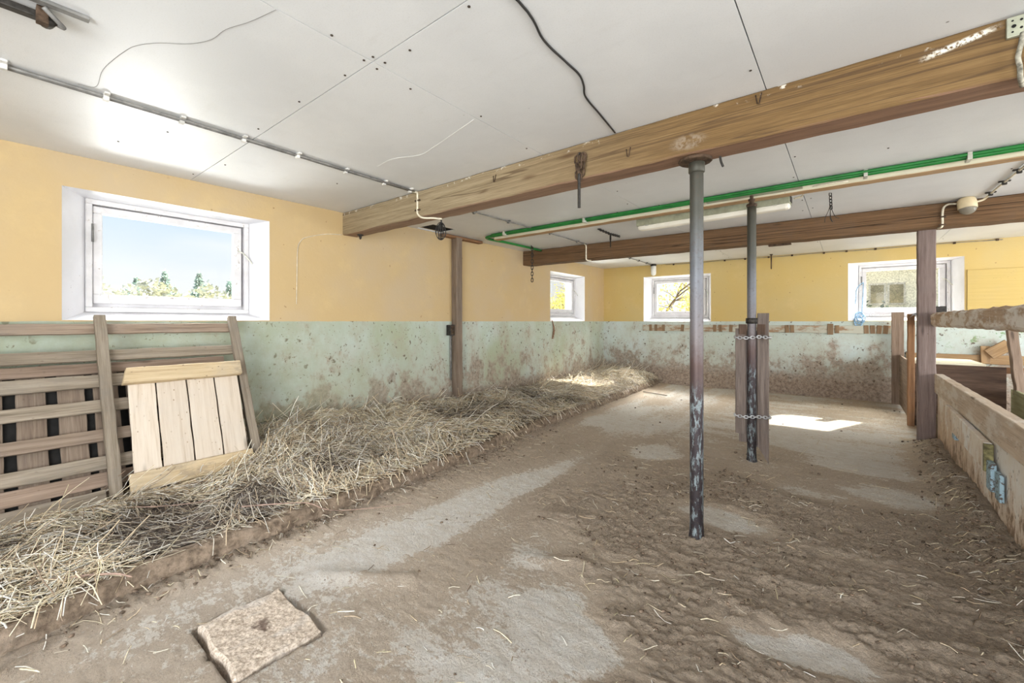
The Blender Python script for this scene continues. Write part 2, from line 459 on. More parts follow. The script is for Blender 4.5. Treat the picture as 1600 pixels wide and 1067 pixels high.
    n2 = m.noise(m.mapping(m.pos, (1, 1, 0.5)), 30, 6, 0.75)
    n3 = m.noise(m.pos, 3, 4)
    x, y, z = m.xyz(m.pos)
    c = m.mix(m.rng(n3, 0.35, 0.65), (0.80, 0.73, 0.64), (0.84, 0.82, 0.79))
    lowm = m.math('ADD', m.math('ADD', m.math('MULTIPLY', n1, 0.6), m.math('MULTIPLY', n2, 0.4)), m.rng(z, 0.45, 0.0, -0.02, 0.16, False))
    c = m.mix(m.rng(m.math('ADD', lowm, m.rng(y, 3.5, 5.6, 0.0, 0.10, False)), 0.49, 0.66, 0, 0.8), c, (0.56, 0.39, 0.25))
    c = m.mix(m.rng(lowm, 0.60, 0.67, 0, 0.85), c, (0.22, 0.145, 0.095))
    sp = m.rng(m.voro(m.mapping(m.warp(m.pos, 30, 0.03), (1, 1, 0.6)), 30), 0.12, 0.24, 1, 0)
    c = m.mix(m.math('MULTIPLY', m.math('MULTIPLY', sp, m.rng(m.noise(m.pos, 6, 4), 0.46, 0.54)), 0.8), c, (0.15, 0.10, 0.065))
    MAT['part_low'] = m.bsdf(c, 0.75, m.bump(n2, 0.5, 0.008))
    MAT['white_wood'] = wood('chipped_white_rail', (0.26, 0.155, 0.085), (0.36, 0.23, 0.14), (0.46, 0.32, 0.21), speck_amt=0.4,
                             worn=((0.52, 0.52, 0.44), 0.40, 0.95))
    MAT['bare_wood'] = wood('bare_brown_patch', (0.13, 0.08, 0.045), (0.24, 0.155, 0.09), (0.33, 0.225, 0.14), speck_amt=0.4)
    MAT['cream_wood'] = wood('cream_painted_wood', (0.66, 0.60, 0.44), (0.76, 0.71, 0.54), (0.82, 0.78, 0.63), knots=False, speck_amt=0.3)
    MAT['yellow_board'] = wood('yellow_painted_board', (0.47, 0.345, 0.13), (0.50, 0.37, 0.14), (0.53, 0.395, 0.155), knots=False, speck_amt=0.2, weather=0.1)
    MAT['tan_block'] = wood('tan_wood_block', (0.24, 0.145, 0.07), (0.39, 0.25, 0.13), (0.52, 0.36, 0.20), speck_amt=0.3)

    # --- window paint, glass
    m = M('chipped_white_frame')
    n1 = m.noise(m.pos, 30, 6, 0.7)
    n2 = m.noise(m.pos, 7, 4)
    f = m.math('MULTIPLY', m.rng(n1, 0.58, 0.66), m.rng(n2, 0.45, 0.6))
    c = m.mix(m.rng(n2, 0.3, 0.7), (0.60, 0.59, 0.605), (0.72, 0.71, 0.725))
    c = m.mix(f, c, (0.33, 0.27, 0.21))
    MAT['frame'] = m.bsdf(c, 0.5, m.bump(n1, 0.2, 0.004))
    m = M('whitewashed_reveal')
    n1 = m.noise(m.pos, 18, 6, 0.7)
    n2 = m.noise(m.pos, 4, 4)
    c = m.mix(m.rng(n2, 0.3, 0.7), (0.72, 0.72, 0.745), (0.78, 0.78, 0.81))
    dots = m.math('MULTIPLY', m.rng(m.voro(m.pos, 22), 0.05, 0.11, 1, 0), m.rng(m.noise(m.pos, 4, 2), 0.52, 0.6))
    c = m.mix(m.math('MULTIPLY', dots, 0.6), c, (0.35, 0.32, 0.30))
    MAT['reveal'] = m.bsdf(c, 0.7, m.bump(n1, 0.25, 0.006))
    for key, amt in (('glass', 0.0), ('dirty_glass', 0.0)):
        m = M(key)
        tr = m.n('ShaderNodeBsdfTransparent', {'Color': (0.97, 0.98, 0.98)} if key == 'glass' else {'Color': m.mix(m.rng(m.noise(m.pos, 55, 7, 0.8), 0.40, 0.62), (0.99, 0.99, 0.96), (0.78, 0.78, 0.74))})
        gl = m.n('ShaderNodeBsdfGlossy', {'Color': (1, 1, 1, 1), 'Roughness': 0.03})
        tl = m.n('ShaderNodeBsdfTranslucent', {'Color': (0.9, 0.88, 0.82, 1)})
        fr = m.n('ShaderNodeFresnel', {'IOR': 1.35})
        n1 = m.noise(m.pos, 26, 7, 0.75)
        f = m.math('MULTIPLY', m.rng(n1, 0.35, 0.62), amt)
        a = m.n('ShaderNodeMixShader', {0: f, 1: tr.outputs[0], 2: tl.outputs[0]})
        b = m.n('ShaderNodeMixShader', {0: m.math('MULTIPLY', fr.outputs[0], 0.3), 1: a.outputs[0], 2: gl.outputs[0]})
        m.nt.links.new(b.outputs[0], m.out.inputs['Surface'])
        MAT[key] = m.mat

    # --- metals, plastics
    m = M('flaking_steel_pipe')
    x, y, z = m.xyz(m.pos)
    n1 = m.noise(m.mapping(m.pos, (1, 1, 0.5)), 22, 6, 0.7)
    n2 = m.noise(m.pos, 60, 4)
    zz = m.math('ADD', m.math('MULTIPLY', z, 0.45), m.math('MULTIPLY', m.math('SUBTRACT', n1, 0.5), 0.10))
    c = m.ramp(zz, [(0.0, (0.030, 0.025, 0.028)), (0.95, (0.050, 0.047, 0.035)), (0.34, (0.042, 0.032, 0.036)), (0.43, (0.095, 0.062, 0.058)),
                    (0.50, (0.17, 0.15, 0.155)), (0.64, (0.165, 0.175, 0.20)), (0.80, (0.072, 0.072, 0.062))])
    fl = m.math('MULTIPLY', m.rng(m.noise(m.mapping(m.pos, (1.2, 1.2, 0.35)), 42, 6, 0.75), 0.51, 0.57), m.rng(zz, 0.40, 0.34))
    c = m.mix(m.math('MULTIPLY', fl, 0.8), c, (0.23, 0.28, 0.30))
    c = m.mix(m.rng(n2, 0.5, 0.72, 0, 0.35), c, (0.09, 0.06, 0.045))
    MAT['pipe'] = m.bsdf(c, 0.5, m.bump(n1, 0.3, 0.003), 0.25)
    MAT['rust'] = plain('rusty_iron', (0.115, 0.075, 0.05), 0.75, 0.4, 0.5, 60, 0.4)
    MAT['dark_iron'] = plain('dark_iron', (0.055, 0.05, 0.045), 0.55, 0.5, 0.4, 60, 0.3)
    MAT['galv'] = plain('galvanised_chain', (0.55, 0.56, 0.58), 0.35, 0.7, 0.2, 60)
    MAT['plate'] = plain('galvanised_plate', (0.60, 0.60, 0.53), 0.45, 0.4, 0.2, 25)
    MAT['conduit'] = plain('grey_conduit', (0.24, 0.235, 0.225), 0.6, 0.2, 0.3, 25)
    MAT['clip'] = plain('white_clip', (0.72, 0.71, 0.68), 0.55)
    MAT['cream_cable'] = plain('cream_cable', (0.76, 0.70, 0.56), 0.5)
    MAT['black_cable'] = plain('black_cable', (0.03, 0.029, 0.028), 0.5)
    MAT['green'] = plain('green_hose', (0.022, 0.20, 0.042), 0.35, 0, 0.2, 12)
    MAT['olive'] = plain('olive_metal', (0.36, 0.37, 0.27), 0.5, 0.1, 0.25, 14)
    MAT['diffuser'] = plain('cream_diffuser', (0.88, 0.85, 0.76), 0.35, 0, 0.06, 8)
    MAT['lamp_cream'] = plain('cream_lamp', (0.66, 0.55, 0.36), 0.45, 0, 0.12, 14)
    MAT['white_plastic'] = plain('white_plastic', (0.80, 0.80, 0.76), 0.4, 0, 0.1, 14)
    m = M('lamp_glass')
    MAT['lamp_glass'] = m.bsdf((0.80, 0.74, 0.62), 0.08, None, 0.0, 0.5, **{'Transmission Weight': 0.75, 'IOR': 1.3})
    MAT['blue_paint'] = None
    m = M('flaking_blue_bracket')
    n1 = m.noise(m.obj, 45, 6, 0.7)
    c = m.mix(m.rng(n1, 0.50, 0.60), (0.33, 0.47, 0.55), (0.10, 0.075, 0.06))
    MAT['blue_paint'] = m.bsdf(c, 0.6, m.bump(n1, 0.3, 0.003), 0.1)
    MAT['brass_plate'] = plain('dirty_brass_plate', (0.33, 0.29, 0.13), 0.55, 0.3, 0.6, 30, 0.3)
    MAT['blue_rope'] = plain('blue_rope', (0.30, 0.50, 0.72), 0.8, 0, 0.4, 60)
    MAT['rope'] = plain('grey_rope', (0.34, 0.32, 0.26), 0.9, 0, 0.6, 60)
    MAT['bag'] = plain('white_plastic_strip', (0.72, 0.73, 0.77), 0.4, 0, 0.35, 30)
    MAT['brown_string'] = plain('brown_string', (0.30, 0.16, 0.10), 0.9)
    MAT['twig'] = plain('twig_bark', (0.36, 0.25, 0.20), 0.8, 0, 0.4, 40)
    # --- outdoors
    MAT['ground'] = plain('meadow', (0.52, 0.50, 0.36), 0.95, 0, 0.3, 1.5)
    MAT['hill'] = plain('far_hill', (0.62, 0.63, 0.60), 0.95, 0, 0.25, 0.06)
    MAT['conifer'] = plain('conifer_needles', (0.62, 0.72, 0.66), 0.8, 0, 0.4, 6)
    MAT['shrub'] = plain('pale_shrub', (0.72, 0.72, 0.60), 0.8, 0, 0.4, 6)
    MAT['bark'] = plain('bark', (0.16, 0.115, 0.075), 0.9, 0, 0.4, 8)
    m = M('autumn_leaf')
    rr = m.noise(m.pos, 2.2, 3)
    c = m.ramp(rr, [(0.35, (0.50, 0.54, 0.14)), (0.65, (0.80, 0.60, 0.16)), (0.5, (0.74, 0.68, 0.22))])
    df = m.n('ShaderNodeBsdfDiffuse', {'Color': c})
    tl = m.n('ShaderNodeBsdfTranslucent', {'Color': c})
    mx = m.n('ShaderNodeMixShader', {0: 0.6, 1: df.outputs[0], 2: tl.outputs[0]})
    m.nt.links.new(mx.outputs[0], m.out.inputs['Surface'])
    MAT['leaf'] = m.mat
    MAT['house'] = plain('pale_render', (0.86, 0.85, 0.80), 0.9, 0, 0.06, 3)
    MAT['hedge'] = plain('hedge_leaves', (0.20, 0.25, 0.17), 0.8, 0, 0.5, 6)
    MAT['house_roof'] = plain('roof_tile', (0.35, 0.22, 0.17), 0.9, 0, 0.3, 5)
    MAT['house_glass'] = plain('dark_pane', (0.34, 0.32, 0.26), 0.15)


build_materials()

# ------------------------------------------------------------------ object helpers
WM = {}     # world matrices by object name


def link(name, mesh, mat, parent=None, M4=None, smooth=False):
    o = bpy.data.objects.new(name, mesh)
    col.objects.link(o)
    for q in (mat if isinstance(mat, (list, tuple)) else [mat]):
        if q is not None:
            mesh.materials.append(q)
    W = M4 if M4 is not None else (WM[parent.name].copy() if parent is not None else Matrix.Identity(4))
    WM[o.name] = W
    if parent is not None:
        o.parent = parent
        o.matrix_basis = WM[parent.name].inverted() @ W
    else:
        o.matrix_basis = W
    if smooth:
        mesh.polygons.foreach_set('use_smooth', [True] * len(mesh.polygons))
    return o


def obj(name, bm, mat, parent=None, M4=None, smooth=False):
    """link a bmesh as ONE object; geometry is in world space unless M4 (its own frame) is given"""
    if M4 is None:
        M4 = WM[parent.name].copy() if parent is not None else Matrix.Identity(4)
        if parent is not None:
            bmesh.ops.transform(bm, matrix=M4.inverted(), verts=bm.verts)
    me = bpy.data.meshes.new(name)
    bmesh.ops.recalc_face_normals(bm, faces=bm.faces)
    bm.to_mesh(me)
    bm.free()
    return link(name, me, mat, parent, M4, smooth)


def recentre(o):
    """move the origin of a world-space, parentless mesh to the middle of its base"""
    me = o.data
    n = len(me.vertices)
    co = np.empty(n * 3)
    me.vertices.foreach_get('co', co)
    co = co.reshape(-1, 3)
    lo, hi = co.min(0), co.max(0)
    c = Vector(((lo[0] + hi[0]) / 2, (lo[1] + hi[1]) / 2, lo[2]))
    me.transform(Matrix.Translation(-c))
    o.location = c
    WM[o.name] = Matrix.Translation(c)
    return o


def empty(name, loc):
    o = bpy.data.objects.new(name, None)
    col.objects.link(o)
    o.empty_display_size = 0.1
    o.location = loc
    WM[o.name] = Matrix.Translation(Vector(loc))
    return o


def tag(o, label=None, cat=None, group=None, kind=None):
    if label:
        o['label'] = label
    if cat:
        o['category'] = cat
    if group:
        o['group'] = group
    if kind:
        o['kind'] = kind
    return o


def structure(o, label=None):
    o['kind'] = 'structure'
    if label:
        o['label'] = label
    return o


def box_into(bm, lo, hi):
    r = bmesh.ops.create_cube(bm, size=1.0)
    lo, hi = Vector(lo), Vector(hi)
    c, s = (lo + hi) / 2, hi - lo
    for v in r['verts']:
        v.co = Vector((v.co.x * s.x, v.co.y * s.y, v.co.z * s.z)) + c
    return r['verts']


def box(lo, hi, bevel=0.0):
    bm = bmesh.new()
    box_into(bm, lo, hi)
    if bevel:
        bmesh.ops.bevel(bm, geom=bm.edges[:], offset=bevel, segments=2, affect='EDGES', profile=0.6)
    return bm


def frame_from(p0, p1, normal):
    """matrix at the middle of p0-p1: X along the length, Z along `normal`"""
    p0, p1 = Vector(p0), Vector(p1)
    x = (p1 - p0).normalized()
    z = Vector(normal)
    z = (z - x * z.dot(x)).normalized()
    y = z.cross(x)
    m = Matrix((x, y, z)).transposed().to_4x4()
    m.translation = (p0 + p1) / 2
    return m


def plank_bm(L, W, T, bevel=0.004, wear=0.002, taper=0.0, cut0=0.0, cut1=0.0, seg=None, bow=0.0):
    """a worn sawn board, X length, Y width, Z thickness; cut* slant the ends"""
    seg = seg or max(3, int(L / 0.08))
    bm = bmesh.new()
    rows = []
    ph = random.random() * 9
    for i in range(seg + 1):
        t = i / seg
        x = (t - 0.5) * L
        w = W * (1 - taper * t) * 0.5
        th = T * 0.5
        b = min(bevel, w * 0.4, th * 0.6)
        ring = []
        for (a, c) in ((-w + b, -th), (w - b, -th), (w, -th + b), (w, th - b), (w - b, th), (-w + b, th), (-w, th - b), (-w, -th + b)):
            sl = 0.0
            if i == 0:
                sl = cut0 * (a / w)
            if i == seg:
                sl = cut1 * (a / w)
            jy = wear * (math.sin(t * L * 23 + ph) + random.uniform(-1, 1)) * 0.6
            jz = wear * 0.5 * random.uniform(-1, 1) + bow * math.sin(math.pi * t)
            ring.append(bm.verts.new((x + sl, a + jy, c + jz)))
        rows.append(ring)
    for r0, r1 in zip(rows, rows[1:]):
        for k in range(8):
            bm.faces.new((r0[k], r0[(k + 1) % 8], r1[(k + 1) % 8], r1[k]))
    bm.faces.new(rows[0][::-1])
    bm.faces.new(rows[-1])
    return bm


def plank(name, p0, p1, W, T, normal, mat, parent=None, **kw):
    p0, p1 = Vector(p0), Vector(p1)
    return obj(name, plank_bm((p1 - p0).length, W, T, **kw), mat, parent, frame_from(p0, p1, normal))


def smooth_path(pts, n=8):
    """Catmull-Rom through the points"""
    P = [Vector(p) for p in pts]
    if len(P) < 3:
        return P
    P = [P[0] * 2 - P[1]] + P + [P[-1] * 2 - P[-2]]
    out = []
    for i in range(1, len(P) - 2):
        for k in range(n):
            t = k / n
            a, b, c, d = P[i - 1], P[i], P[i + 1], P[i + 2]
            out.append(0.5 * ((2 * b) + (c - a) * t + (2 * a - 5 * b + 4 * c - d) * t * t + (3 * b - a - 3 * c + d) * t ** 3))
    out.append(P[-2])
    return out


def tube_into(bm, pts, r, seg=8, closed=False):
    P = [Vector(p) for p in pts]
    n = len(P)
    rr = r if isinstance(r, (list, tuple)) else [r] * n
    rings = []
    prev = None
    for i in range(n):
        if closed:
            t = (P[(i + 1) % n] - P[i - 1]).normalized()
        else:
            t = (P[min(i + 1, n - 1)] - P[max(i - 1, 0)])
            t = t.normalized() if t.length > 1e-9 else Vector((0, 0, 1))
        if prev is None:
            a = Vector((0, 0, 1)) if abs(t.z) < 0.9 else Vector((1, 0, 0))
            u = t.cross(a).normalized()
        else:
            u = prev - t * prev.dot(t)
            u = u.normalized() if u.length > 1e-6 else t.orthogonal().normalized()
        prev = u
        v = t.cross(u)
        rings.append([bm.verts.new(P[i] + (u * math.cos(2 * math.pi * k / seg) + v * math.sin(2 * math.pi * k / seg)) * rr[i]) for k in range(seg)])
    m = n if closed else n - 1
    for i in range(m):
        r0, r1 = rings[i], rings[(i + 1) % n]
        for k in range(seg):
            bm.faces.new((r0[k], r0[(k + 1) % seg], r1[(k + 1) % seg], r1[k]))
    if not closed:
        bm.faces.new(rings[0][::-1])
        bm.faces.new(rings[-1])


def tube(pts, r, seg=8, closed=False):
    bm = bmesh.new()
    tube_into(bm, pts, r, seg, closed)
    return bm


def lathe_into(bm, prof, axis_o, axis_d=(0, 0, 1), seg=20):
    d = Vector(axis_d).normalized()
    u = d.orthogonal().normalized()
    v = d.cross(u)
    o = Vector(axis_o)
    rings = []
    for (r, h) in prof:
        rings.append([bm.verts.new(o + d * h + (u * math.cos(2 * math.pi * k / seg) + v * math.sin(2 * math.pi * k / seg)) * max(r, 1e-4)) for k in range(seg)])
    for r0, r1 in zip(rings, rings[1:]):
        for k in range(seg):
            bm.faces.new((r0[k], r0[(k + 1) % seg], r1[(k + 1) % seg], r1[k]))
    bm.faces.new(rings[0][::-1])
    bm.faces.new(rings[-1])


def lathe(prof, o, d=(0, 0, 1), seg=20):
    bm = bmesh.new()
    lathe_into(bm, prof, o, d, seg)
    return bm


def link_into(bm, c, t, side, ln, wd, r):
    """one oval chain link centred at c, long axis t"""
    t = Vector(t).normalized()
    s = Vector(side)
    s = (s - t * s.dot(t)).normalized()
    pts = []
    h, w = ln / 2 - wd / 2, wd / 2
    for k in range(12):
        a = 2 * math.pi * k / 12
        x, y = math.cos(a) * w, math.sin(a) * w
        pts.append(Vector(c) + s * x + t * (y + (h if y > 0 else -h)))
    tube_into(bm, pts, r, 6, True)


def chain_into(bm, path, ln=0.032, wd=0.020, r=0.0032, side=(1, 0, 0)):
    P = [Vector(p) for p in path]
    seg = [(P[i + 1] - P[i]).length for i in range(len(P) - 1)]
    tot = sum(seg)
    n = max(1, int(tot / (ln * 0.72)))
    for k in range(n):
        d = (k + 0.5) / n * tot
        i = 0
        while i < len(seg) - 1 and d > seg[i]:
            d -= seg[i]
            i += 1
        t = (P[i + 1] - P[i]).normalized()
        c = P[i] + t * d
        s = Vector(side)
        if abs(s.dot(t)) > 0.95:
            s = t.orthogonal()
        s = (s - t * s.dot(t)).normalized()
        if k % 2:
            s = t.cross(s)
        link_into(bm, c, t, s, ln, wd, r)


# ---- vectorised value noise
def vnoise(x, y, seed=0):
    xi, yi = np.floor(x).astype(np.int64), np.floor(y).astype(np.int64)
    fx, fy = x - xi, y - yi
    fx, fy = fx * fx * (3 - 2 * fx), fy * fy * (3 - 2 * fy)

    def h(a, b):
        n = (a * 374761393 + b * 668265263 + seed * 1442695041) & 0x7fffffff
        n = ((n ^ (n >> 13)) * 1274126177) & 0x7fffffff
        n = n ^ (n >> 16)
        return (n & 0xffff) / 65535.0
    return (h(xi, yi) * (1 - fx) + h(xi + 1, yi) * fx) * (1 - fy) + (h(xi, yi + 1) * (1 - fx) + h(xi + 1, yi + 1) * fx) * fy


def fbm(x, y, oct=4, seed=0, gain=0.5):
    s = 0.0
    a = 1.0
    tot = 0.0
    for o in range(oct):
        s = s + a * vnoise(x * 2 ** o + 17.3 * o, y * 2 ** o - 9.1 * o, seed + o)
        tot += a
        a *= gain
    return s / tot


def sstep(v, a, b):
    t = np.clip((v - a) / (b - a), 0, 1)
    return t * t * (3 - 2 * t)


def mesh_np(name, verts, quads, mat_idx=None):
    me = bpy.data.meshes.new(name)
    me.vertices.add(len(verts))
    me.vertices.foreach_set('co', np.ascontiguousarray(verts, dtype=np.float32).ravel())
    k = quads.shape[1]
    me.loops.add(quads.size)
    me.loops.foreach_set('vertex_index', np.ascontiguousarray(quads, dtype=np.int32).ravel())
    me.polygons.add(len(quads))
    me.polygons.foreach_set('loop_start', np.arange(0, quads.size, k, dtype=np.int32))
    if mat_idx is not None:
        me.polygons.foreach_set('material_index', np.ascontiguousarray(mat_idx, dtype=np.int32))
    me.update(calc_edges=True)
    me.validate()
    return me


def grid_quads(nx, ny, base=0):
    i = np.arange(nx - 1)
    j = np.arange(ny - 1)
    a = (j[:, None] * nx + i[None, :]).ravel() + base
    return np.stack([a, a + 1, a + 1 + nx, a + nx], 1)


# ------------------------------------------------------------------ the room
XL = -4.02                     # left wall
XR, YF = 4.25, -2.45           # right wall and front wall (behind the camera)
TH = 0.42


def yback(x):
    return 8.2 + 0.038 * (x - XL)


def wall_mesh(P, s0, s1, z0, z1, inner, outer):
    """inner face and outer face with holes, P(s, z, depth)"""
    bm = bmesh.new()

    def face(holes, d):
        ss = sorted({s0, s1, *[h[0] for h in holes], *[h[1] for h in holes]})
        zs = sorted({z0, z1, *[h[2] for h in holes], *[h[3] for h in holes]})
        for a, b in zip(ss, ss[1:]):
            for c, e in zip(zs, zs[1:]):
                ms, mz = (a + b) / 2, (c + e) / 2
                if any(h[0] < ms < h[1] and h[2] < mz < h[3] for h in holes):
                    continue
                bm.faces.new([bm.verts.new(P(*q, d)) for q in ((a, c), (b, c), (b, e), (a, e))])
    face(inner, 0.0)
    face(outer, TH)
    for (a, b, c, e) in ((s0, s1, z0, z0), (s0, s1, z1, z1)):
        bm.faces.new([bm.verts.new(P(a, c, 0)), bm.verts.new(P(b, c, 0)), bm.verts.new(P(b, c, TH)), bm.verts.new(P(a, c, TH))])
    bmesh.ops.remove_doubles(bm, verts=bm.verts, dist=1e-5)
    return bm


PL = lambda s, z, d: Vector((XL - d, s, z))
PB = lambda s, z, d: Vector((s, yback(s) + d, z))
PR = lambda s, z, d: Vector((XR + d, s, z))
PF = lambda s, z, d: Vector((s, YF - d, z))

# windows: opening (s0,s1,z0,z1), frame (s0,s1,z0,z1), flip = hinge side
W1 = ((0.358, 1.626, 1.208, 2.085), (0.49, 1.53, 1.266, 2.070), PL)
W2 = ((6.150, 7.370, 1.203, 2.068), (6.28, 7.345, 1.300, 2.040), PL)
W3 = ((-3.178, -1.950, 1.200, 2.073), (-3.078, -2.035, 1.268, 2.045), PB)
W4 = ((0.000, 1.248, 1.210, 2.092), (0.130, 1.140, 1.278, 2.065), PB)
FD = 0.19                      # depth of the frame face in the wall


def make_walls():
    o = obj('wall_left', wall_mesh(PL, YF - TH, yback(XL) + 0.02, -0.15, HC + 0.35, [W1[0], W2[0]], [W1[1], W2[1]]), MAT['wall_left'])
    structure(o, 'ochre and mint painted wall with muck along its base')
    o = obj('wall_back', wall_mesh(PB, XL - TH, XR + TH, -0.15, HC + 0.35, [W3[0], W4[0]], [W3[1], W4[1]]), MAT['wall_back'])
    structure(o, 'ochre and mint painted back wall with two small windows')
    op_r = [(0.0, 2.4, 0.4, 2.1), (4.5, 7.3, 0.55, 2.15)]
    o = obj('wall_right', wall_mesh(PR, YF - TH, yback(XR) + 0.02, -0.15, HC + 0.35, op_r, op_r), MAT['wall_back'])
    structure(o)
    op_f = [(-1.5, 1.9, 0.1, 2.2)]
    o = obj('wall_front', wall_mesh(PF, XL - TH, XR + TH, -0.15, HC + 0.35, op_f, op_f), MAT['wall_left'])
    structure(o)


def make_window(n, W, glass, stay=True):
    (a0, a1, c0, c1), (f0, f1, g0, g1), P = W
    # outer frame
    bm = bmesh.new()

    def member(s0, s1, z0, z1, d0, d1, bev=0.004):
        b2 = bmesh.new()
        vs = box_into(b2, (s0, d0, z0), (s1, d1, z1))
        bmesh.ops.bevel(b2, geom=b2.edges[:], offset=bev, segments=1, affect='EDGES')
        for v in b2.verts:
            v.co = P(v.co.x, v.co.z, v.co.y)
        me = bpy.data.meshes.new('tmp')
        b2.to_mesh(me)
        b2.free()
        bm.from_mesh(me)
        bpy.data.meshes.remove(me)
    fw = 0.036
    member(f0, f1, g0, g0 + fw, FD, FD + 0.09)
    member(f0, f1, g1 - fw, g1, FD, FD + 0.09)
    member(f0, f0 + fw, g0 + fw, g1 - fw, FD, FD + 0.09)
    member(f1 - fw, f1, g0 + fw, g1 - fw, FD, FD + 0.09)
    rb = fw + 0.032
    member(f0 + fw - 0.004, f1 - fw + 0.004, g0 + fw - 0.004, g0 + rb, FD + 0.066, FD + 0.09)
    member(f0 + fw - 0.004, f1 - fw + 0.004, g1 - rb, g1 - fw + 0.004, FD + 0.066, FD + 0.09)
    member(f0 + fw - 0.004, f0 + rb, g0 + rb, g1 - rb, FD + 0.066, FD + 0.09)
    member(f1 - rb, f1 - fw + 0.004, g0 + rb, g1 - rb, FD + 0.066, FD + 0.09)
    root = obj('window_%d' % n, bm, MAT['frame'])
    structure(root)
    # splayed reveal: inside opening to frame, frame to the outer face
    bm = bmesh.new()
    A = [(a0, c0), (a1, c0), (a1, c1), (a0, c1)]
    B = [(f0, g0), (f1, g0), (f1, g1), (f0, g1)]
    ra = [bm.verts.new(P(s, z, -0.001)) for s, z in A]
    rb = [bm.verts.new(P(s, z, FD + 0.02)) for s, z in B]
    rc = [bm.verts.new(P(s, z, TH)) for s, z in B]
    for i in range(4):
        j = (i + 1) % 4
        bm.faces.new((ra[i], ra[j], rb[j], rb[i]))
        bm.faces.new((rb[i], rb[j], rc[j], rc[i]))
    bmesh.ops.subdivide_edges(bm, edges=bm.edges[:], cuts=3, use_grid_fill=True)
    obj('reveal', bm, MAT['reveal'], root)
    # sash
    bm = bmesh.new()
    i0, i1, j0, j1 = f0 + fw + 0.004, f1 - fw - 0.016, g0 + fw + 0.026, g1 - fw - 0.010
    sw, sb = 0.050, 0.066
    d0, d1 = FD + 0.018, FD + 0.065
    member(i0, i1, j0, j0 + sb, d0, d1)
    member(i0, i1, j1 - sw, j1, d0, d1)
    member(i0, i0 + sw, j0 + sb, j1 - sw, d0, d1)
    member(i1 - sw - 0.012, i1, j0 + sb, j1 - sw, d0, d1)
    sash = obj('sash', bm, MAT['frame'], root)
    bm = bmesh.new()
    vs = box_into(bm, (i0 + sw - 0.005, FD + 0.040, j0 + sb - 0.005), (i1 - sw - 0.006, FD + 0.044, j1 - sw + 0.005))
    for v in bm.verts:
        v.co = P(v.co.x, v.co.z, v.co.y)
    obj('pane', bm, glass, sash)
    # slanting stay arm on the side jamb and hinge on the other
    zc = g0 + 0.66 * (g1 - g0)
    pts = [P(i1 - 0.03, zc + 0.02, FD + 0.012), P(i1 + 0.005, zc, FD - 0.012), P(f1 + 0.012, zc - 0.085, FD - 0.045)]
    obj('stay', tube(smooth_path(pts, 5), 0.0065, 8), MAT['plate'], root, smooth=True)
    pts = [P(f0 + fw, g0 + 0.62 * (g1 - g0), FD - 0.004), P(f0 + fw, g0 + 0.78 * (g1 - g0), FD - 0.004)]
    obj('hinge', tube(pts, 0.007, 8), MAT['conduit'], root, smooth=True)


def make_ceiling():
    xs = [XL - 0.02, -1.58, -0.305, 0.96, 2.2, 3.4, XR + 0.02]
    ys = [YF - 0.02, 1.05, 4.05, 5.86, 8.75]
    g = 0.0022
    hole = (-3.99, -3.70, 3.24, 3.60)
    bm = bmesh.new()
    for x0, x1 in zip(xs, xs[1:]):
        for y0, y1 in zip(ys, ys[1:]):
            cells = [(x0 + g, x1 - g, y0 + g, y1 - g)]
            if x0 < hole[0] < x1 and y0 < hole[2] < y1:
                a, b, c, d = cells[0]
                cells = [(a, b, c, hole[2]), (a, b, hole[3], d), (a, hole[0], hole[2], hole[3]), (hole[1], b, hole[2], hole[3])]
            for a, b, c, d in cells:
                box_into(bm, (a, c, HC), (b, d, HC + 0.012))
    o = obj('ceiling', bm, MAT['ceiling'])
    structure(o, 'white board ceiling with dark seams and a missing corner piece')
    b2 = box((XL - TH, YF - TH, HC + 0.03), (XR + TH, 8.95, HC + 0.35))
    # recess above the missing piece
    k = obj('backing', b2, MAT['void'], o)
    bm = bmesh.new()
    dots = []
    for x in xs[1:-2]:
        for y in np.arange(-1.2, 8.2, 0.42):
            for s in (-1, 1):
                if random.random() < 0.42:
                    dots.append((x + s * random.uniform(0.018, 0.05), y + random.uniform(-0.06, 0.06)))
    for y in ys[1:-1]:
        for x in np.arange(-3.8, 1.6, 0.40):
            for s in (-1, 1):
                if random.random() < 0.35:
                    dots.append((x + random.uniform(-0.05, 0.05), y + s * random.uniform(0.018, 0.05)))
    for x, y in ((-1.60, 1.02), (-1.55, 1.03), (-1.61, 1.09), (-1.545, 1.085), (-3.1, 0.7), (-3.5, 0.55), (-3.2, 1.8), (-0.9, 3.1), (0.2, 3.6)):
        dots.append((x, y))
    for x, y in dots:
        lathe_into(bm, [(0.0055, 0), (0.0055, -0.0025), (0.003, -0.004)], (x, y, HC), (0, 0, 1), 8)
    obj('nail_heads', bm, MAT['nail'], o)


# floor --------------------------------------------------------------
SL = (-1.985, -1.600, 0.540, 0.842)       # the slab lid in the floor


def kerb_x(y):
    return np.interp(y, [-2.5, 0.0, 0.5, 1.3, 2.4, 3.9, 7.0, 8.3], [-2.28, -2.33, -2.47, -2.50, -2.54, -2.66, -2.78, -2.83])


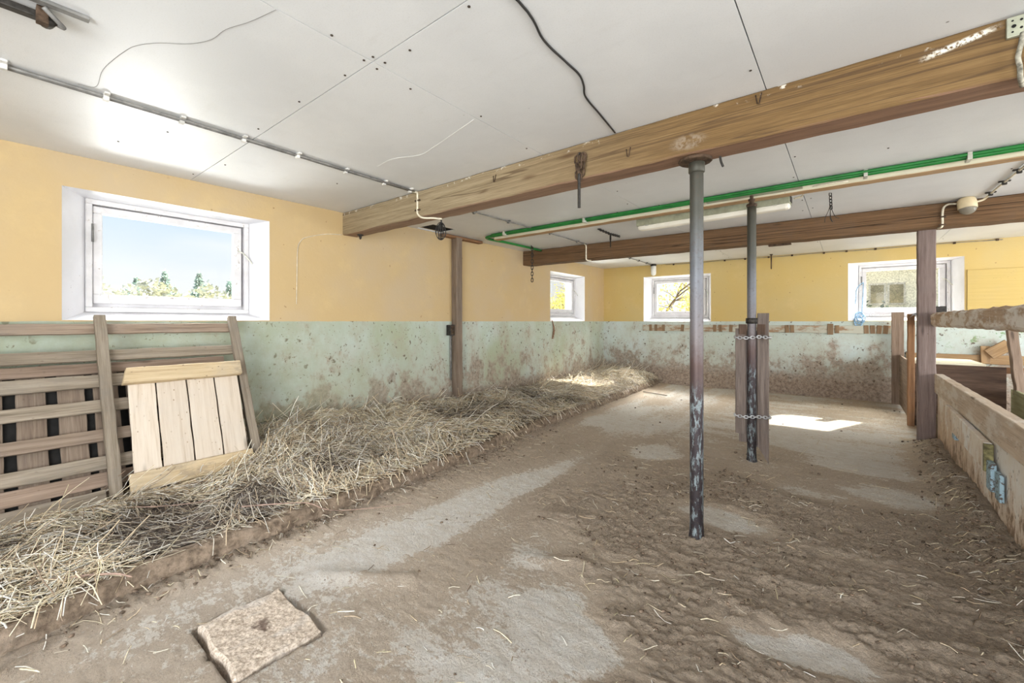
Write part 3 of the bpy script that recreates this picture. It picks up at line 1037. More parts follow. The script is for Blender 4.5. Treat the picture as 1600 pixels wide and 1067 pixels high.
PATCH = [  # cleaner, scraped concrete showing through: x, y, rx, ry, strength
    (-1.93, 1.80, 0.20, 0.75, 0.85), (-1.85, 2.75, 0.12, 0.5, 0.5), (-1.40, 3.85, 0.22, 0.25, 0.9), (-2.2, 4.7, 0.35, 0.25, 0.7), (-0.60, 2.82, 0.26, 0.17, 1.0),
    (-0.80, 1.38, 0.17, 0.13, 1.0), (-0.96, 1.52, 0.14, 0.15, 0.7), (-0.05, 1.90, 0.16, 0.10, 1.1), (-0.26, 1.81, 0.15, 0.07, 0.9),
    (0.25, 3.86, 0.26, 0.20, 0.8), (-0.2, 3.6, 0.25, 0.15, 0.5), (-1.35, 1.9, 0.22, 0.25, 0.35), (-1.25, 1.55, 0.2, 0.25, 0.4), (-0.2, 5.0, 0.5, 0.25, 0.45), (0.1, 4.5, 0.3, 0.2, 0.5),
    (-1.0, 1.1, 0.30, 0.2, 0.4), (-0.35, 2.35, 0.06, 0.03, 0.8), (-0.2, 5.9, 0.6, 0.5, 0.2)]
RIDGE = [  # muck pushed into ridges: x0,y0,x1,y1,width,height
    (-1.25, 1.75, -0.98, 1.86, 0.05, 0.020), (-0.30, 2.27, 0.05, 2.35, 0.05, 0.022), (-0.10, 2.05, 0.45, 2.22, 0.07, 0.020),
    (-1.95, 1.02, -1.60, 1.25, 0.05, 0.018), (-0.75, 3.45, 0.0, 3.30, 0.12, 0.016), (-1.2, 3.1, -0.7, 2.6, 0.16, 0.012),
    (-0.45, 2.0, -0.15, 1.95, 0.04, 0.018), (-1.45, 2.2, -1.15, 2.3, 0.06, 0.012), (0.1, 2.8, 0.5, 2.5, 0.10, 0.014)]


def dirt_field(x, y):
    n1 = fbm(x * 1.3 + 4, y * 1.1 + 2, 4, 3)
    nx = fbm(x * 1.6, y * 7.0, 4, 8)           # scraped along x (right side)
    ny = fbm(x * 7.0, y * 1.6, 4, 9)           # scraped along y (left side)
    w = sstep(x, -1.7, -1.0)
    st = nx * w + ny * (1 - w)
    d = 0.40 + 0.7 * (n1 - 0.5) + 0.75 * (st - 0.5)
    # thick muck in the middle-right of the foreground, thinner behind
    blob = np.exp(-(((x + 0.75) / 0.75) ** 2 + ((y - 2.6) / 0.85) ** 2))
    d += 0.48 * blob + 0.50 * sstep(x, -1.3, 0.0) * sstep(y, 3.9, 3.0) - 0.25 * sstep(y, 3.9, 5.0)
    for px, py, rx, ry, s in PATCH:
        q = np.exp(-(((x - px) / rx) ** 2 + ((y - py) / ry) ** 2) ** 1.3)
        d -= 1.35 * s * q * (0.55 + 0.9 * fbm(x * 5 + px, y * 5, 3, 5))
    kx = kerb_x(y)
    d += 0.45 * np.exp(-((x - kx) / 0.16) ** 2)
    d += 0.8 * np.exp(-((x - 0.60) / 0.16) ** 2) * sstep(y, 6.0, 5.4)
    return d


def floor_height(x, y):
    d = dirt_field(x, y)
    m = sstep(d, 0.25, 0.9)
    h = 0.010 * m
    cl = 1 - 2 * np.abs(fbm(x * 13 + 0.15 * y, y * 34, 3, 21) - 0.5) * np.where(x > -1.5, 1, 0.8)
    cl = 0.5 * (cl ** 3) + 0.6 * fbm(x * 24, y * 40, 3, 23)
    fi = fbm(x * 60, y * 75, 2, 31)
    h += (0.25 + 0.75 * m) * (0.034 * np.maximum(cl - 0.45, 0) + 0.020 * (fi - 0.5))
    h += 0.003 * (fbm(x * 9, y * 9, 3, 41) - 0.5)
    for x0, y0, x1, y1, w, hh in RIDGE:
        dx, dy = x1 - x0, y1 - y0
        L2 = dx * dx + dy * dy
        t = np.clip(((x - x0) * dx + (y - y0) * dy) / L2, 0, 1)
        ds = np.hypot(x - x0 - t * dx, y - y0 - t * dy)
        h += hh * np.exp(-(ds / w) ** 2) * (0.5 + fbm(x * 12, y * 12, 2, 51))
    mound = np.exp(-((x - 0.64) / 0.13) ** 2) * sstep(y, 6.0, 5.5)
    h += 0.075 * mound * (0.5 + fbm(x * 9, y * 6, 3, 61))
    h += 0.012 * np.exp(-((x - kerb_x(y)) / 0.08) ** 2) * fbm(x * 9, y * 6, 3, 71)
    for px, py in ((-0.647, 2.456), (-0.64, 4.08), (0.60, 5.78)):
        r = np.hypot(x - px, y - py)
        h += 0.035 * np.exp(-(r / 0.075) ** 2) * (0.4 + 1.2 * fbm(x * 20, y * 20, 2, 81))
    # open joint round the slab lid
    a, b, c, e = SL
    dxo = np.maximum(np.maximum(a - x, x - b), 0)
    dyo = np.maximum(np.maximum(c - y, y - e), 0)
    out = np.hypot(dxo, dyo)
    gapw = 0.004 + 0.022 * fbm(x * 14, y * 14, 2, 91)
    h = np.where(out < gapw, -0.07, h)
    inside = (x > a) & (x < b) & (y > c) & (y < e)
    h = np.where(inside, -0.07, h)
    return h, d


def make_floor():
    xs = np.concatenate([np.arange(-3.0, -1.2, 0.012), np.arange(-1.2, 0.80, 0.012)])
    ys = np.concatenate([np.linspace(YF, 0.2, 40), np.arange(0.21, 3.2, 0.0115), np.arange(3.2, 8.70, 0.022)])
    X, Y = np.meshgrid(xs, ys)
    H, D = floor_height(X, Y)
    V = np.stack([X.ravel(), Y.ravel(), H.ravel()], 1)
    Q = grid_quads(len(xs), len(ys))
    dirt = D.ravel()
    # plain remainder under the bedding and in the pens
    ex = []
    for x0, x1 in ((XL - 0.1, xs[0]), (xs[-1], XR + 0.1)):
        ex.append([(x0, YF, 0.0), (x1, YF, 0.0), (x1, 8.7, 0.0), (x0, 8.7, 0.0)])
    base = len(V)
    V = np.concatenate([V, np.array(ex).reshape(-1, 3)])
    Q = np.concatenate([Q, np.array([[base, base + 1, base + 2, base + 3], [base + 4, base + 5, base + 6, base + 7]])])
    dirt = np.concatenate([dirt, np.full(8, 0.6)])
    me = mesh_np('floor', V, Q)
    at = me.attributes.new('dirt', 'FLOAT', 'POINT')
    at.data.foreach_set('value', dirt.astype(np.float32))
    o = link('floor', me, MAT['floor'], smooth=True)
    structure(o, 'concrete barn floor under dry trampled muck')


def make_kerb():
    """low concrete kerb that keeps the bedding off the gangway"""
    bm = bmesh.new()
    ys = np.arange(YF, 8.16, 0.05)
    rows = []
    for y in ys:
        k = float(kerb_x(y))
        j = lambda s: 0.020 * (float(fbm(np.array([y * 6.0]), np.array([s * 3.0]), 3, 5)[0]) - 0.5) * 2
        rows.append([bm.verts.new(q) for q in ((k + 0.012 + j(1), y, -0.03), (k + 0.006 + j(2), y, 0.078 + j(3)), (k - 0.010 + j(4), y, 0.098 + j(5)),
                                               (k - 0.11 + j(6), y, 0.100 + j(7)), (k - 0.13, y, -0.03))])
    for r0, r1 in zip(rows, rows[1:]):
        for a in range(4):
            bm.faces.new((r0[a], r0[a + 1], r1[a + 1], r1[a]))
    bm.faces.new(rows[0])
    bm.faces.new(rows[-1][::-1])
    o = obj('kerb', bm, MAT['kerb'], smooth=True)
    structure(o, 'low mucky concrete kerb edging the straw')


# straw bed ----------------------------------------------------------
DARK = [(-2.80, 0.62, 0.30, 0.22, 1.7), (-2.74, 1.04, 0.22, 0.16, 1.5), (-3.05, 0.05, 0.2, 0.10, 1.2), (-2.95, 0.25, 0.18, 0.12, 0.6), (-2.85, 1.55, 0.22, 0.16, 0.35),
        (-3.45, 3.2, 0.35, 0.35, 0.8), (-3.3, 4.6, 0.3, 0.4, 0.7), (-3.6, 2.0, 0.25, 0.3, 0.3), (-2.9, 3.9, 0.25, 0.4, 0.5), (-3.2, 5.6, 0.35, 0.3, 0.5)]


def bed_dark(x, y):
    d = 2.0 * (fbm(x * 2.4, y * 1.8, 4, 12) - 0.50) + 0.18 * sstep(y, 2.4, 3.2) * sstep(y, 6.4, 5.4)
    for px, py, rx, ry, s in DARK:
        d = d + s * np.exp(-(((x - px) / rx) ** 2 + ((y - py) / ry) ** 2))
    return np.clip(d, 0, 1)


def bed_height(x, y):
    t = np.clip((kerb_x(y) - x) / (kerb_x(y) - XL), 0, 1)        # 0 at kerb, 1 at wall
    wall_h = np.interp(y, [-2.4, 0.0, 0.9, 1.6, 2.6, 3.9, 6.0, 8.2], [0.14, 0.13, 0.16, 0.33, 0.27, 0.20, 0.17, 0.24])
    h = 0.085 + (wall_h - 0.085) * sstep(t, 0.05, 1.0)
    h = h + 0.035 * sstep(t, 0.02, 0.2) * sstep(t, 0.9, 0.3)
    lump = 0.11 * (fbm(x * 2.8, y * 2.4, 3, 2) - 0.5) + 0.05 * (fbm(x * 9, y * 8, 3, 4) - 0.5) + 0.022 * (fbm(x * 30, y * 30, 3, 6) - 0.5)
    h = h + lump * sstep(t, 0.0, 0.12)
    h = h + 0.10 * np.exp(-(((x + 3.2) / 0.45) ** 2 + ((y - 7.7) / 0.45) ** 2))
    h = h + 0.05 * np.exp(-(((x + 2.95) / 0.28) ** 2 + ((y - 1.7) / 0.5) ** 2))
    # laid down behind and under the leaning boards
    h = np.where((x < -3.35) & (y < 1.32), np.minimum(h, 0.12 + 0.04 * (x + 3.35) + 0.5 * np.maximum(0, y - 1.22)), h)
    return h


def straw_set(N, xy, bedh, lmin, lmax, wid, seed, dark_f, ang=None, lift=0.028, stick=0.06):
    """N bent three-sided stalks lying on the surface bedh; returns verts, quads, colours"""
    r = np.random.default_rng(seed)
    x, y = xy
    if ang is None:
        a = (fbm(x * 1.7, y * 1.7, 2, 77) - 0.5) * 7.0 + 1.2 + r.normal(0, 0.75, N)
    else:
        a = ang + r.normal(0, 0.8, N)
    L = r.uniform(lmin, lmax, N) * r.uniform(0.6, 1.0, N)
    curve = r.normal(0, 0.35, N)
    K = 4
    base = r.uniform(0.001, lift, N)
    tilt = r.normal(0, 0.10, N) + np.where(r.random(N) < stick, r.uniform(0.2, 0.9, N), 0)
    w = wid * r.uniform(0.6, 1.35, N)
    P = np.zeros((N, K, 3))
    px, py = x - np.cos(a) * L / 2, y - np.sin(a) * L / 2
    aa = a - curve / 2
    for k in range(K):
        t = k / (K - 1)
        P[:, k, 0], P[:, k, 1] = px, py
        z = bedh(px, py)
        P[:, k, 2] = z + base + np.maximum(tilt * L * t, -base + 0.0005) + 0.006 * np.sin(3 * t + a)
        px, py = px + np.cos(aa) * L / (K - 1), py + np.sin(aa) * L / (K - 1)
        aa = aa + curve / (K - 1)
    P[:, :, 0] = np.maximum(P[:, :, 0], XL + 0.012)
    P[:, :, 1] = np.minimum(P[:, :, 1], 8.19 + 0.038 * (P[:, :, 0] - XL))
    t = np.gradient(P, axis=1)
    t /= np.linalg.norm(t, axis=2, keepdims=True) + 1e-9
    up = np.array([0, 0, 1.0]) + r.normal(0, 0.35, (N, 1, 3))
    s = np.cross(t, np.broadcast_to(up, t.shape))
    s /= np.linalg.norm(s, axis=2, keepdims=True) + 1e-9
    u = np.cross(s, t)
    V = np.zeros((N, K, 3, 3))
    for q in range(3):
        c, sn = math.cos(2 * math.pi * q / 3 + 0.5), math.sin(2 * math.pi * q / 3 + 0.5)
        V[:, :, q] = P + (s * c + u * sn * 0.6) * (w[:, None, None] * 0.5)
    idx = np.arange(N)[:, None, None] * (K * 3)
    quads = []
    for k in range(K - 1):
        for q in range(3):
            q2 = (q + 1) % 3
            quads.append(np.stack([idx[:, 0, 0] + k * 3 + q, idx[:, 0, 0] + k * 3 + q2, idx[:, 0, 0] + (k + 1) * 3 + q2, idx[:, 0, 0] + (k + 1) * 3 + q], 1))
    Q = np.concatenate(quads)
    pal = np.array([(0.82, 0.72, 0.53), (0.72, 0.58, 0.40), (0.88, 0.82, 0.69), (0.50, 0.39, 0.27), (0.76, 0.71, 0.64), (0.30, 0.22, 0.155), (0.68, 0.60, 0.40), (0.93, 0.90, 0.82)])
    pr = np.array([0.22, 0.16, 0.18, 0.12, 0.12, 0.08, 0.05, 0.07])
    ci = r.choice(len(pal), N, p=pr)
    C = pal[ci] * r.uniform(0.85, 1.2, (N, 1))
    dk = dark_f(x, y)[:, None]
    C = C * (1 - 0.66 * dk) + np.array([0.13, 0.10, 0.08]) * 0.5 * dk
    C = np.repeat(C, K * 3, axis=0)
    return V.reshape(-1, 3), Q, np.clip(C, 0, 1)


def make_straw():
    # matted base
    us = np.linspace(0, 1, 130)
    ys = np.concatenate([np.linspace(YF + 0.02, -0.4, 30), np.arange(-0.38, 3.4, 0.017), np.arange(3.4, 8.19, 0.03)])
    U, Y = np.meshgrid(us, ys)
    X = (XL + 0.002) + U * (kerb_x(Y) - 0.10 - XL)
    H = bed_height(X, Y)
    V0 = np.stack([X.ravel(), Y.ravel(), H.ravel()], 1)
    Q0 = grid_quads(len(us), len(ys))
    # stalks
    r = np.random.default_rng(5)

    def scatter(N, y0, y1, keep, kerb_over=-0.015):
        xs, yy = [], []
        n = 0
        while n < N:
            y = r.uniform(y0, y1, N)
            k = kerb_x(y)
            x = XL + 0.05 + r.random(N) * (k + kerb_over - XL - 0.05)
            g = r.random(N) < keep(x, y)
            xs.append(x[g])
            yy.append(y[g])
            n += g.sum()
        return np.concatenate(xs)[:N], np.concatenate(yy)[:N]
    cover = lambda x, y: (1 - 0.85 * bed_dark(x, y)) * np.where((kerb_x(y) - x) < 0.065, 0.30, 1.0) * np.where((x > -3.56) & (x < -3.36) & (y < 0.5), 0.06, 1.0)
    bh = lambda x, y: np.where(x > kerb_x(y) - 0.09, np.where(x > kerb_x(y) + 0.0, 0.045, 0.103), bed_height(x, y))
    sets = []
    dk = bed_dark
    N = 17000
    sets.append(straw_set(N, scatter(N, -0.5, 2.6, cover), bh, 0.06, 0.24, 0.0050, 1, dk, lift=0.035))
    N = 13000
    sets.append(straw_set(N, scatter(N, 2.4, 8.15, cover), bh, 0.08, 0.28, 0.0062, 2, dk, lift=0.04))
    N = 11000
    sets.append(straw_set(N, scatter(N, -0.4, 3.0, lambda x, y: (1 - 0.5 * bed_dark(x, y)) * np.where((kerb_x(y) - x) < 0.11, 0.6, 1.0) * np.where((x > -3.56) & (x < -3.36) & (y < 0.5), 0.1, 1.0)), bh, 0.02, 0.06, 0.0042, 3, dk, lift=0.02, stick=0.02))
    V, Q, C, base = [V0], [Q0], [np.tile([0.3, 0.24, 0.16], (len(V0), 1))], len(V0)
    for v, q, c in sets:
        V.append(v)
        Q.append(q + base)
        C.append(c)
        base += len(v)
    mi = np.concatenate([np.ones(len(Q0), int), np.zeros(sum(len(q) for q in Q[1:]), int)])
    V, Q, C = np.concatenate(V), np.concatenate(Q), np.concatenate(C)
    me = mesh_np('straw_bedding', V, Q, mi)
    ca = me.color_attributes.new('Col', 'FLOAT_COLOR', 'POINT')
    ca.data.foreach_set('color', np.concatenate([C, np.ones((len(C), 1))], 1).astype(np.float32).ravel())
    da = me.attributes.new('dark', 'FLOAT', 'POINT')
    dv = np.zeros(len(V), np.float32)
    dv[:len(V0)] = np.clip(bed_dark(V0[:, 0], V0[:, 1]) * 1.4, 0, 1)
    da.data.foreach_set('value', dv)
    o = link('straw_bedding', me, [MAT['straw'], MAT['bedding']], smooth=False)
    tag(o, 'deep bed of loose straw and dark dung along the left wall', 'straw', kind='stuff')

    # loose stalks on the gangway floor
    N = 3600
    x = r.uniform(-2.6, 0.62, N * 3)
    y = r.uniform(0.0, 7.8, N * 3)
    k = kerb_x(y)
    p = 0.16 + 0.9 * np.exp(-((x - k) / 0.16) ** 2) + 1.3 * np.exp(-((x - 0.60) / 0.15) ** 2) * (y < 5.8) + 0.12 * (dirt_field(x, y) > 0.5)
    p = p * np.where(x < k + 0.01, 0, 1) * np.where(y > 4.5, 0.45, 1)
    g = r.random(N * 3) < p
    x, y = x[g][:N], y[g][:N]
    fh = lambda a, b: np.maximum(floor_height(a, b)[0], -0.01)
    v, q, c = straw_set(len(x), (x, y), fh, 0.025, 0.12, 0.0042, 9, lambda a, b: 0.05 + 0 * a, ang=r.uniform(0, 6.3, len(x)), lift=0.006, stick=0.05)
    me = mesh_np('scattered_straw', v, q)
    ca = me.color_attributes.new('Col', 'FLOAT_COLOR', 'POINT')
    ca.data.foreach_set('color', np.concatenate([c, np.ones((len(c), 1))], 1).astype(np.float32).ravel())
    o = link('scattered_straw', me, MAT['straw'])
    tag(o, 'single straw stalks strewn over the mucky floor', 'straw', kind='stuff')


def make_clods():
    r = np.random.default_rng(21)
    t = (1 + 5 ** 0.5) / 2
    ico = np.array([(-1, t, 0), (1, t, 0), (-1, -t, 0), (1, -t, 0), (0, -1, t), (0, 1, t), (0, -1, -t), (0, 1, -t), (t, 0, -1), (t, 0, 1), (-t, 0, -1), (-t, 0, 1)]) / 1.9
    fc = np.array([(0, 11, 5), (0, 5, 1), (0, 1, 7), (0, 7, 10), (0, 10, 11), (1, 5, 9), (5, 11, 4), (11, 10, 2), (10, 7, 6), (7, 1, 8),
                   (3, 9, 4), (3, 4, 2), (3, 2, 6), (3, 6, 8), (3, 8, 9), (4, 9, 5), (2, 4, 11), (6, 2, 10), (8, 6, 7), (9, 8, 1)])
    N = 60000
    x = r.uniform(-2.55, 0.64, N)
    y = np.where(r.random(N) < 0.75, r.uniform(0.2, 4.0, N), r.uniform(4.0, 8.0, N))
    d = dirt_field(x, y)
    p = 0.004 + 0.34 * sstep(d, 0.42, 1.0) * sstep(fbm(x * 3, y * 3, 3, 44), 0.38, 0.66) + 0.5 * np.exp(-((x - 0.60) / 0.14) ** 2) * (y < 5.8) + 0.4 * np.exp(-((x - kerb_x(y)) / 0.1) ** 2)
    g = (r.random(N) < p) & (x > kerb_x(y) + 0.015)
    a, b, c, e = SL
    g &= ~((x > a - 0.05) & (x < b + 0.05) & (y > c - 0.05) & (y < e + 0.05))
    x, y = x[g][:15000], y[g][:15000]
    n = len(x)
    s = 0.0020 + 0.0075 * r.random(n) ** 4
    s = s * np.where(y > 3.5, 1.4, 1.0)
    h, _ = floor_height(x, y)
    rot = r.uniform(0, 6.28, n)
    V = ico[None] * (1 + r.normal(0, 0.22, (n, 12, 1)))
    V = V * np.stack([s * r.uniform(0.8, 1.7, n), s * r.uniform(0.8, 1.4, n), s * r.uniform(0.5, 0.9, n)], 1)[:, None, :]
    cx, sx = np.cos(rot)[:, None], np.sin(rot)[:, None]
    V = np.stack([V[:, :, 0] * cx - V[:, :, 1] * sx + x[:, None], V[:, :, 0] * sx + V[:, :, 1] * cx + y[:, None], V[:, :, 2] + (h + s * 0.35)[:, None]], 2)
    F = (fc[None] + (np.arange(n) * 12)[:, None, None]).reshape(-1, 3)
    me = mesh_np('muck_crumbs', V.reshape(-1, 3), F)
    o = link('muck_crumbs', me, MAT['clod'])
    tag(o, 'dry brown crumbs of muck scattered over the floor', 'dirt', kind='stuff')


def make_slab():
    a, b, c, e = SL
    bm = bmesh.new()
    nx, ny = 40, 34
    top = []
    for j in range(ny + 1):
        row = []
        for i in range(nx + 1):
            u, v = i / nx, j / ny
            x = a + (b - a) * u + 0.006 * math.sin(v * 9 + 1)
            y = c + (e - c) * v + 0.006 * math.sin(u * 11)
            ed = min(u, v, 1 - u, 1 - v)
            # rounded arris; one corner broken away
            z = 0.006 + 0.010 * (1 - u) + 0.008 * (1 - v) - 0.010 * max(0, 1 - ed / 0.025) ** 2
            z += 0.014 * (float(fbm(np.array([x * 24]), np.array([y * 24]), 4, 3, 0.65)[0]) - 0.5)
            z -= 0.016 * max(0, 1 - math.hypot(u - 0.18, v - 1.0) / 0.16)
            row.append(bm.verts.new((x, y, z)))
        top.append(row)
    for j in range(ny):
        for i in range(nx):
            bm.faces.new((top[j][i], top[j][i + 1], top[j + 1][i + 1], top[j + 1][i]))
    rim = [top[0][i] for i in range(nx + 1)] + [top[j][nx] for j in range(1, ny + 1)] + [top[ny][i] for i in range(nx - 1, -1, -1)] + [top[j][0] for j in range(ny - 1, 0, -1)]
    low = [bm.verts.new((v.co.x, v.co.y, -0.071)) for v in rim]
    for i in range(len(rim)):
        k = (i + 1) % len(rim)
        bm.faces.new((rim[k], rim[i], low[i], low[k]))
    bm.faces.new(low)
    o = recentre(obj('drain_cover', bm, MAT['slab']))
    tag(o, 'square concrete drain cover with open joints, set in the floor', 'drain cover')


# ------------------------------------------------------------------ timber frame
def make_beams():
    bm = plank_bm(7.6, 0.222, 0.165, bevel=0.008, wear=0.003, seg=60)
    o = obj('ceiling_beam', bm, MAT['beam'], None, frame_from((XL - 0.02, 2.405, 2.186), (3.6, 2.405, 2.19), (0, -1, 0)))
    tag(o, 'thick sawn timber beam crossing the ceiling above the nearer pipe', 'beam', kind='thing')
    bm = plank_bm(8.2, 0.218, 0.20, bevel=0.008, wear=0.003, seg=60)
    o = obj('ceiling_beam', bm, MAT['beam_far'], None, frame_from((XL - 0.02, 5.47, 2.190), (4.15, 5.80, 2.188), (0.04, -1, 0)))
    tag(o, 'darker timber beam nearest the back wall, carried by the wooden post', 'beam', kind='thing')
    # batten along the ceiling between them: raw underside, cream front
    t = empty('ceiling_batten', (-1.5, 4.20, HC - 0.05))
    tag(t, 'thin ceiling batten with cream face running behind the green hose', 'batten')
    plank('batten', (XL + 0.43, 4.215, HC - 0.027), (3.9, 4.19, HC - 0.027), 0.095, 0.046, (0, 0, 1), MAT['tan_block'], t)
    plank('face_strip', (XL + 0.45, 4.158, HC - 0.024), (3.9, 4.133, HC - 0.024), 0.046, 0.012, (0, -1, 0), MAT['cream_wood'], t)
    o = plank('batten_offcut', (XL + 0.045, 3.62, HC - 0.022), (XL + 0.06, 4.32, HC - 0.022), 0.085, 0.032, (0, 0, 1), MAT['orange_wood'])
    tag(o, 'short brown ceiling strip on top of the wooden wall post', 'batten')
    # wooden post under the far beam
    o = plank('timber_post', (0.600, 5.79, -0.02), (0.597, 5.76, 2.083), 0.128, 0.115, (0, -1, 0), MAT['post_wood'], bevel=0.006)
    tag(o, 'square purple-brown timber post holding the far beam at the pen corner', 'post')
    # post against the left wall with switch box and conduit
    o = plank('wall_post', (-3.965, 3.880, 0.12), (-3.965, 3.870, 2.272), 0.105, 0.095, (1, 0, 0), MAT['gate_wood'], bevel=0.005)
    tag(o, 'dark brown timber post standing against the left wall', 'post')
    t = empty('switch_box', (-3.985, 3.775, 1.04))
    tag(t, 'small dark rusty switch box beside the wall post', 'switch box')
    obj('housing', box((-4.015, 3.735, 1.02), (-3.945, 3.815, 1.155), 0.006), MAT['dark_iron'], t)
    obj('cover', box((-3.950, 3.748, 1.035), (-3.938, 3.802, 1.14), 0.004), MAT['rust'], t)
    obj('button', lathe([(0.010, 0), (0.010, 0.010), (0.006, 0.014)], (-3.940, 3.775, 1.09), (1, 0, 0), 12), MAT['dark_iron'], t)
    obj('conduit', tube([(-4.0, 3.795, 1.02), (-4.0, 3.80, 0.45)], 0.010, 8), MAT['conduit'], t, smooth=True)


def pipe_post(name, x, y, top, label):
    t = empty(name, (x, y, 0))
    tag(t, label, 'post')
    r = 0.0345
    prof = [(r * 1.1, -0.06), (r * 1.25, 0.02), (r * 1.08, 0.05), (r, 0.11)]
    for k in range(1, 30):
        z = 0.11 + (top - 0.11) * k / 30
        prof.append((r * (1 + 0.012 * random.uniform(-1, 1)), z))
    prof.append((r, top))
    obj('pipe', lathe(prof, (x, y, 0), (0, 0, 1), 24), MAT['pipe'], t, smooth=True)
    return t


def make_pipes():
    t = pipe_post('steel_post', -0.647, 2.440, 2.05, 'nearer steel pipe post with flaking paint, clear of any boards')
    obj('socket', lathe([(0.036, 2.005), (0.0415, 2.010), (0.0415, 2.066), (0.036, 2.070)], (-0.647, 2.440, 0), (0, 0, 1), 24), MAT['pipe'], t, smooth=True)
    bm = bmesh.new()
    lathe_into(bm, [(0.082, 2.060), (0.086, 2.064), (0.084, 2.074), (0.05, 2.0765)], (-0.650, 2.425, 0), (0, 0, 1), 16)
    obj('head_plate', bm, MAT['rust'], t)
    t = pipe_post('steel_post', -0.640, 4.080, 2.185, 'farther steel pipe post with boards chained to it')
    bm = lathe([(0.036, 2.165), (0.040, 2.172), (0.040, 2.190), (0.022, 2.196), (0.018, 2.215), (0.026, 2.217), (0.026, 2.232), (0.014, 2.234), (0.013, 2.262)],
               (-0.640, 4.080, 0), (0, 0, 1), 12)
    obj('screw_jack', bm, MAT['rust'], t)
    bm = lathe([(0.037, 1.18), (0.0445, 1.183), (0.0445, 1.225), (0.037, 1.228)], (-0.640, 4.080, 0), (0, 0, 1), 20)
    obj('collar', bm, MAT['dark_iron'], t, smooth=True)
    # steel channel spreading its load on the ceiling
    t = empty('steel_channel', (-0.63, 4.085, 2.255))
    tag(t, 'grey steel channel on the ceiling above the farther pipe', 'channel')
    obj('web', box((-1.00, 4.050, 2.262), (-0.285, 4.112, 2.270), 0.001), MAT['olive'], t)
    obj('flange', box((-1.00, 4.043, 2.262), (-0.285, 4.050, 2.297), 0.001), MAT['olive'], t)
    obj('flange', box((-1.00, 4.112, 2.262), (-0.285, 4.118, 2.297), 0.001), MAT['olive'], t)


def make_chained_boards():
    Y = 4.080
    n = (0.25, -1, 0)
    g = 'boards chained round the farther pipe'
    c, s = math.cos(R(12)), math.sin(R(12))
    rt = lambda dx, dy: (-0.640 + dx * c - dy * s, Y + dx * s + dy * c)

    def up(name, dx, dy, z0, z1, W, T, mat, label, **kw):
        x, y = rt(dx, dy)
        o = plank(name, (x, y, z0), (x, y, z1), W, T, (s, -c, 0), mat, **kw)
        return tag(o, label, 'board', g)
    up('plank', -0.083, 0.0, 0.245, 1.140, 0.078, 0.024, MAT['plank_dark'], 'shorter plank chained to the left side of the pipe')
    up('plank', 0.083, 0.0, 0.085, 1.268, 0.085, 0.024, MAT['plank_dark'], 'taller plank chained to the right of the pipe, its foot cut to a point', cut0=0.075)
    up('board_offcut', -0.062, 0.026, 0.170, 1.120, 0.060, 0.022, MAT['plank_dark'], 'narrow board behind the left chained plank, reaching lower')
    up('board_offcut', 0.062, 0.026, 0.140, 1.120, 0.060, 0.022, MAT['plank_dark'], 'narrow board behind the pointed chained plank')
    for side, lab in ((-1, 'small dark wood block above the upper chain, on the left plank'), (1, 'small dark wood block above the upper chain, on the taller plank')):
        x, y = rt(side * 0.068, -0.024)
        o = obj('wood_block', plank_bm(0.085, 0.060, 0.022), MAT['dark_ply'], None, frame_from((x - 0.001, y, 1.10), (x, y, 1.165), (s, -c, 0)))
        tag(o, lab, 'block', 'blocks under the pipe collar')
    for z, lab in ((1.065, 'upper galvanised chain binding the boards to the pipe'), (0.400, 'lower galvanised chain binding the boards to the pipe')):
        pts = []
        for dx, dy in ((-0.130, 0.0), (-0.122, -0.024), (-0.06, -0.042), (0.0, -0.046), (0.06, -0.042), (0.128, -0.026), (0.137, 0.0), (0.125, 0.042), (0.0, 0.050), (-0.118, 0.042), (-0.130, 0.0)):
            x, y = rt(dx, dy)
            pts.append((x, y, z + 0.006 * math.sin(dx * 25)))
        bm = bmesh.new()
        chain_into(bm, pts, 0.032, 0.022, 0.0040, (0, 0, 1))
        o = recentre(obj('chain', bm, MAT['galv'], smooth=True))
        tag(o, lab, 'chain', 'chains round the farther pipe')


# ------------------------------------------------------------------ the hay rack corner
RT = Vector((-3.93, 0, 1.22))
RD = Vector((0.51, 0, -1.10)).normalized()         # down the leaning face
RN = Vector((1.10, 0, 0.51)).normalized()          # out of the leaning face


def rp(s, y, off=0.0):
    q = RT + RD * s + RN * off
    return Vector((q.x, y, q.z))


